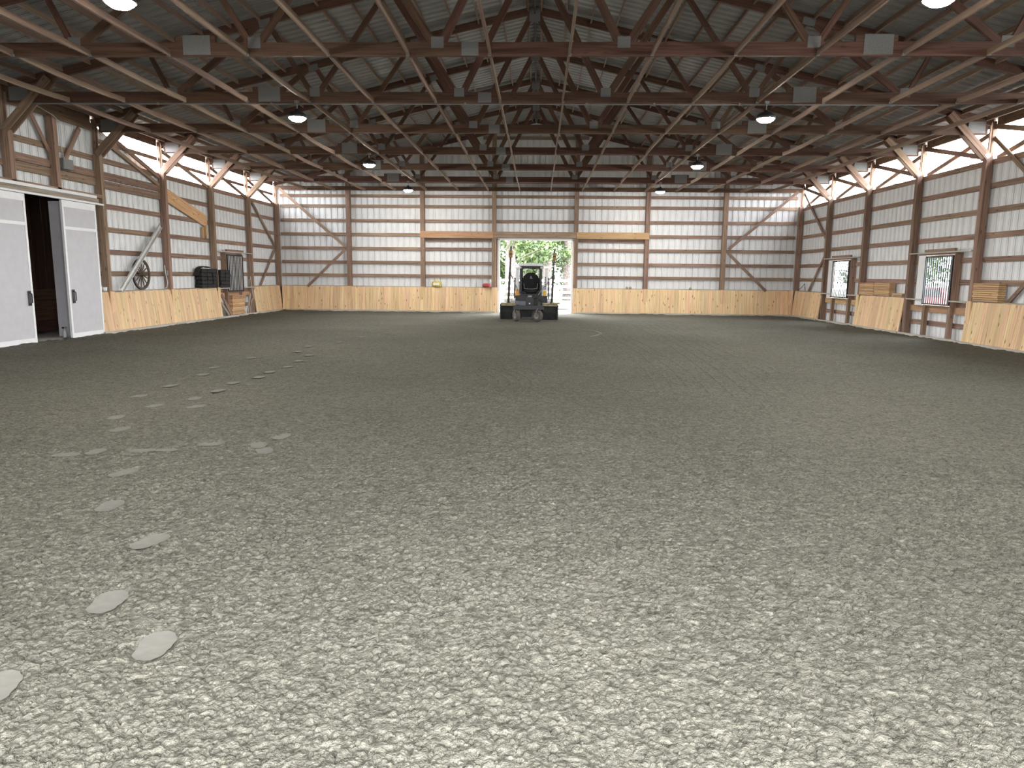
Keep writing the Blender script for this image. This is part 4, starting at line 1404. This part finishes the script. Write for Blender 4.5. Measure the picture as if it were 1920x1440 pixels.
# masts
for (xb, zb_, xt, zt_, xr, zr) in ((-1.07, .69, -.97, 3.10, -.985, 2.77), (.80, .68, .89, 3.01, .885, 2.675)):
    ms = MB().tube([(xb, gy + .2, zb_), (xb + (xt - xb) * .55, gy + .2, zb_ + (zt_ - zb_) * .55)], .05, 10).tube(
        [(xb + (xt - xb) * .5, gy + .2, zb_ + (zt_ - zb_) * .5), (xt, gy + .2, zt_)], .036, 10).obj('mast', 'dark', bg)
    MB().lathe([(.10, 0), (.06, .06), (.035, .12)], (xb, gy + .2, zb_), 'Z', 12).obj('mast_foot', 'dark', ms)
    rc = MB().lathe([(.001, -.15), (.075, -.15), (.085, -.14), (.085, .14), (.075, .15), (.001, .15)], (xr, gy + .2, zr), 'Z', 16).obj('laser_receiver', 'amber', ms)
    MB().lathe([(.088, -.02), (.088, .02)], (xr, gy + .2, zr), 'Z', 16).obj('receiver_window', 'dark', ms)
MB().tube([(-1.01, gy + .2, 2.0), (-.57, gy + .35, 1.04)], .022, 8).obj('mast_stay', 'steel', bg)
MB().tube([(.84, gy + .2, 1.9), (.22, gy + .35, 1.06)], .022, 8).obj('mast_stay', 'steel', bg)
# caster wheels
def caster(x, y, ang):
    R3 = Matrix.Translation((x, y, 0)) @ Matrix.Rotation(ang, 4, 'Z')
    par = MB().tube([(0, 0, .50), (0, 0, .66)], .045, 10).mesh('caster_stem')
    st_ = mesh_obj('caster_stem', par, 'dark', bg, matrix=R3)
    def ch_(nm, mb, mat, sm=False):
        o = mesh_obj(nm, mb.mesh(nm, (0, 0, 0), sm), mat, None)
        o.parent = st_
        return o
    prof = [(.13, -.075), (.20, -.085), (.24, -.065), (.25, 0), (.24, .065), (.20, .085), (.13, .075)]
    ch_('tyre', MB().lathe(prof, (0, .06, .25), 'X', 28), 'tire', True)
    ch_('wheel_disc', MB().lathe([(.14, -.06), (.12, -.045), (.05, -.05), (.001, -.06)], (0, .06, .25), 'X', 20).lathe([(.14, .06), (.12, .045), (.05, .05), (.001, .06)], (0, .06, .25), 'X', 20), 'hub', True)
    ch_('fork', MB().bar((-.11, .0, .52), (-.11, .06, .22), .06, .02, (0, 1, 0)).bar((.11, .0, .52), (.11, .06, .22), .06, .02, (0, 1, 0)).box((-.12, -.05, .50), (.12, .05, .54)), 'steel')
caster(-.645, 29.6, math.radians(28))
caster(.235, 29.6, math.radians(52))

# ------------------------------------------------------------------ outside
fe = thing('paddock_fence', (0, 47, 0), 'white four-rail paddock fence beyond the back doorway', 'fence')
for i in range(9):
    x = -9.5 + i * 2.4
    box('fence_post', (x - .07, 46.94, -.06), (x + .07, 47.06, 1.75), 'fence', fe)
    if i < 8:
        for z in (.45, .82, 1.19, 1.56):
            box('fence_rail', (x + .07, 46.92, z - .07), (x + 2.33, 46.95, z + .07), 'fence', fe)


def tree(x, y, h, r0, lean, label, crown=None, dens=2600):
    t = thing('yard_tree', (x, y, -.06), label, 'tree', 'trees beyond the back doorway')
    pts, rs = [], []
    for i in range(9):
        q = i / 8
        pts.append((x + lean * q * h + math.sin(q * 5 + x) * .06, y, -.1 + q * h)); rs.append(r0 * (1.25 - q * .75) * (1.2 if i == 0 else 1))
    MB().tube(pts, rs, 12).obj('trunk', 'bark', t, smooth=True)
    if crown:
        z0, z1, cr = crown
        n_ = dens
        r3 = np.random.default_rng(int(abs(x * 31 + y * 7)) + 1)
        nb = 26
        bc = np.stack([x + lean * 5 + (r3.random(nb) - .5) * 2 * cr, y + (r3.random(nb) - .5) * 2 * cr, z0 + r3.random(nb) * (z1 - z0)], 1)
        c = bc[r3.integers(0, nb, n_)] + r3.normal(0, .42, (n_, 3))
        d = r3.normal(0, 1, (n_, 3)); d /= np.linalg.norm(d, axis=1)[:, None]
        e = np.cross(d, r3.normal(0, 1, (n_, 3))); e /= np.linalg.norm(e, axis=1)[:, None]
        s1 = (.10 + r3.random(n_) * .14)[:, None]; s2 = s1 * .5
        V = np.stack([c - d * s1, c + e * s2, c + d * s1, c - e * s2], 1).reshape(-1, 3) - np.array([x, y, -.06])
        F = np.arange(n_ * 4).reshape(-1, 4)
        me_ = py_mesh('crown', V.tolist(), F.tolist())
        mesh_obj('crown', me_, 'leaf', t, loc=(x, y, -.06))
        for i in range(8):
            b3 = bc[i]
            MB().tube([(x + lean * 4, y, max(1.5, b3[2] - 1.2)), tuple(b3)], [.05, .02], 6).obj('branch', 'bark', t)
    return t
tree(-1.75, 52.5, 13, .34, -.02, 'thick pale trunk left of the loader cab', (3.0, 9, 3.0))
tree(-.75, 60, 14, .26, .01, 'slimmer pale trunk just left of the cab roof', (3.2, 9, 3.2))
tree(.75, 56, 14, .30, .03, 'leaning pale trunk right behind the cab', (3.5, 10, 3.0))
tree(2.55, 58, 13, .30, -.01, 'straight pale trunk near the right door jamb', (2.6, 9, 3.2))
tree(-3.4, 62, 13, .25, .01, 'leafy tree at the left edge of the doorway view', (.8, 8, 3.4), 6500)
tree(4.4, 64, 13, .25, .0, 'leafy tree at the right edge of the doorway view', (.8, 8, 3.6), 6500)
tree(.3, 70, 14, .3, .0, 'farthest leafy tree in the middle of the doorway', (.8, 9, 5.0), 12000)
tree(-6.5, 72, 14, .3, .0, 'farthest leafy tree toward the left of the doorway', (.8, 9, 4.5), 9000)
tree(7.0, 74, 14, .3, .0, 'farthest leafy tree toward the right of the doorway', (.8, 9, 4.5), 9000)
tree(30.5, 64.0, 12, .3, .0, 'leafy tree outside the far right barred window', (1.0, 7, 3.0), 4500)
tree(33.0, 57.5, 12, .3, .0, 'leafy tree outside the nearer right barred window', (1.6, 8, 3.0), 4500)

# red car parked outside the nearer right window
cr = thing('parked_car', (20.5, 37.2, -.1), 'red car parked outside, seen through the nearer barred window', 'car')
def carpart(nm, prof, x0, x1, mat):
    return MB().extrude(prof, x0, x1, 'X').obj(nm, mat, cr)
c0 = 35.2
carpart('car_body', [(c0, .25), (c0 + 4.2, .25), (c0 + 4.25, .75), (c0 + 3.2, .95), (c0 + .15, 1.0), (c0 - .05, .7)], 19.6, 21.3, 'carred')
carpart('car_cabin', [(c0 + .35, .98), (c0 + 3.0, .94), (c0 + 2.3, 1.48), (c0 + .75, 1.50)], 19.75, 21.15, 'carred')
carpart('car_window', [(c0 + .6, 1.02), (c0 + 2.7, 1.0), (c0 + 2.2, 1.40), (c0 + .85, 1.42)], 19.735, 19.75, 'dark')
for yy in (c0 + .85, c0 + 3.35):
    for xx in (19.68, 21.2):
        MB().lathe([(.001, -.09), (.20, -.09), (.33, -.08), (.33, .08), (.20, .09), (.001, .09)], (xx, yy, .24), 'X', 20).obj('car_wheel', 'tire', cr, smooth=True)
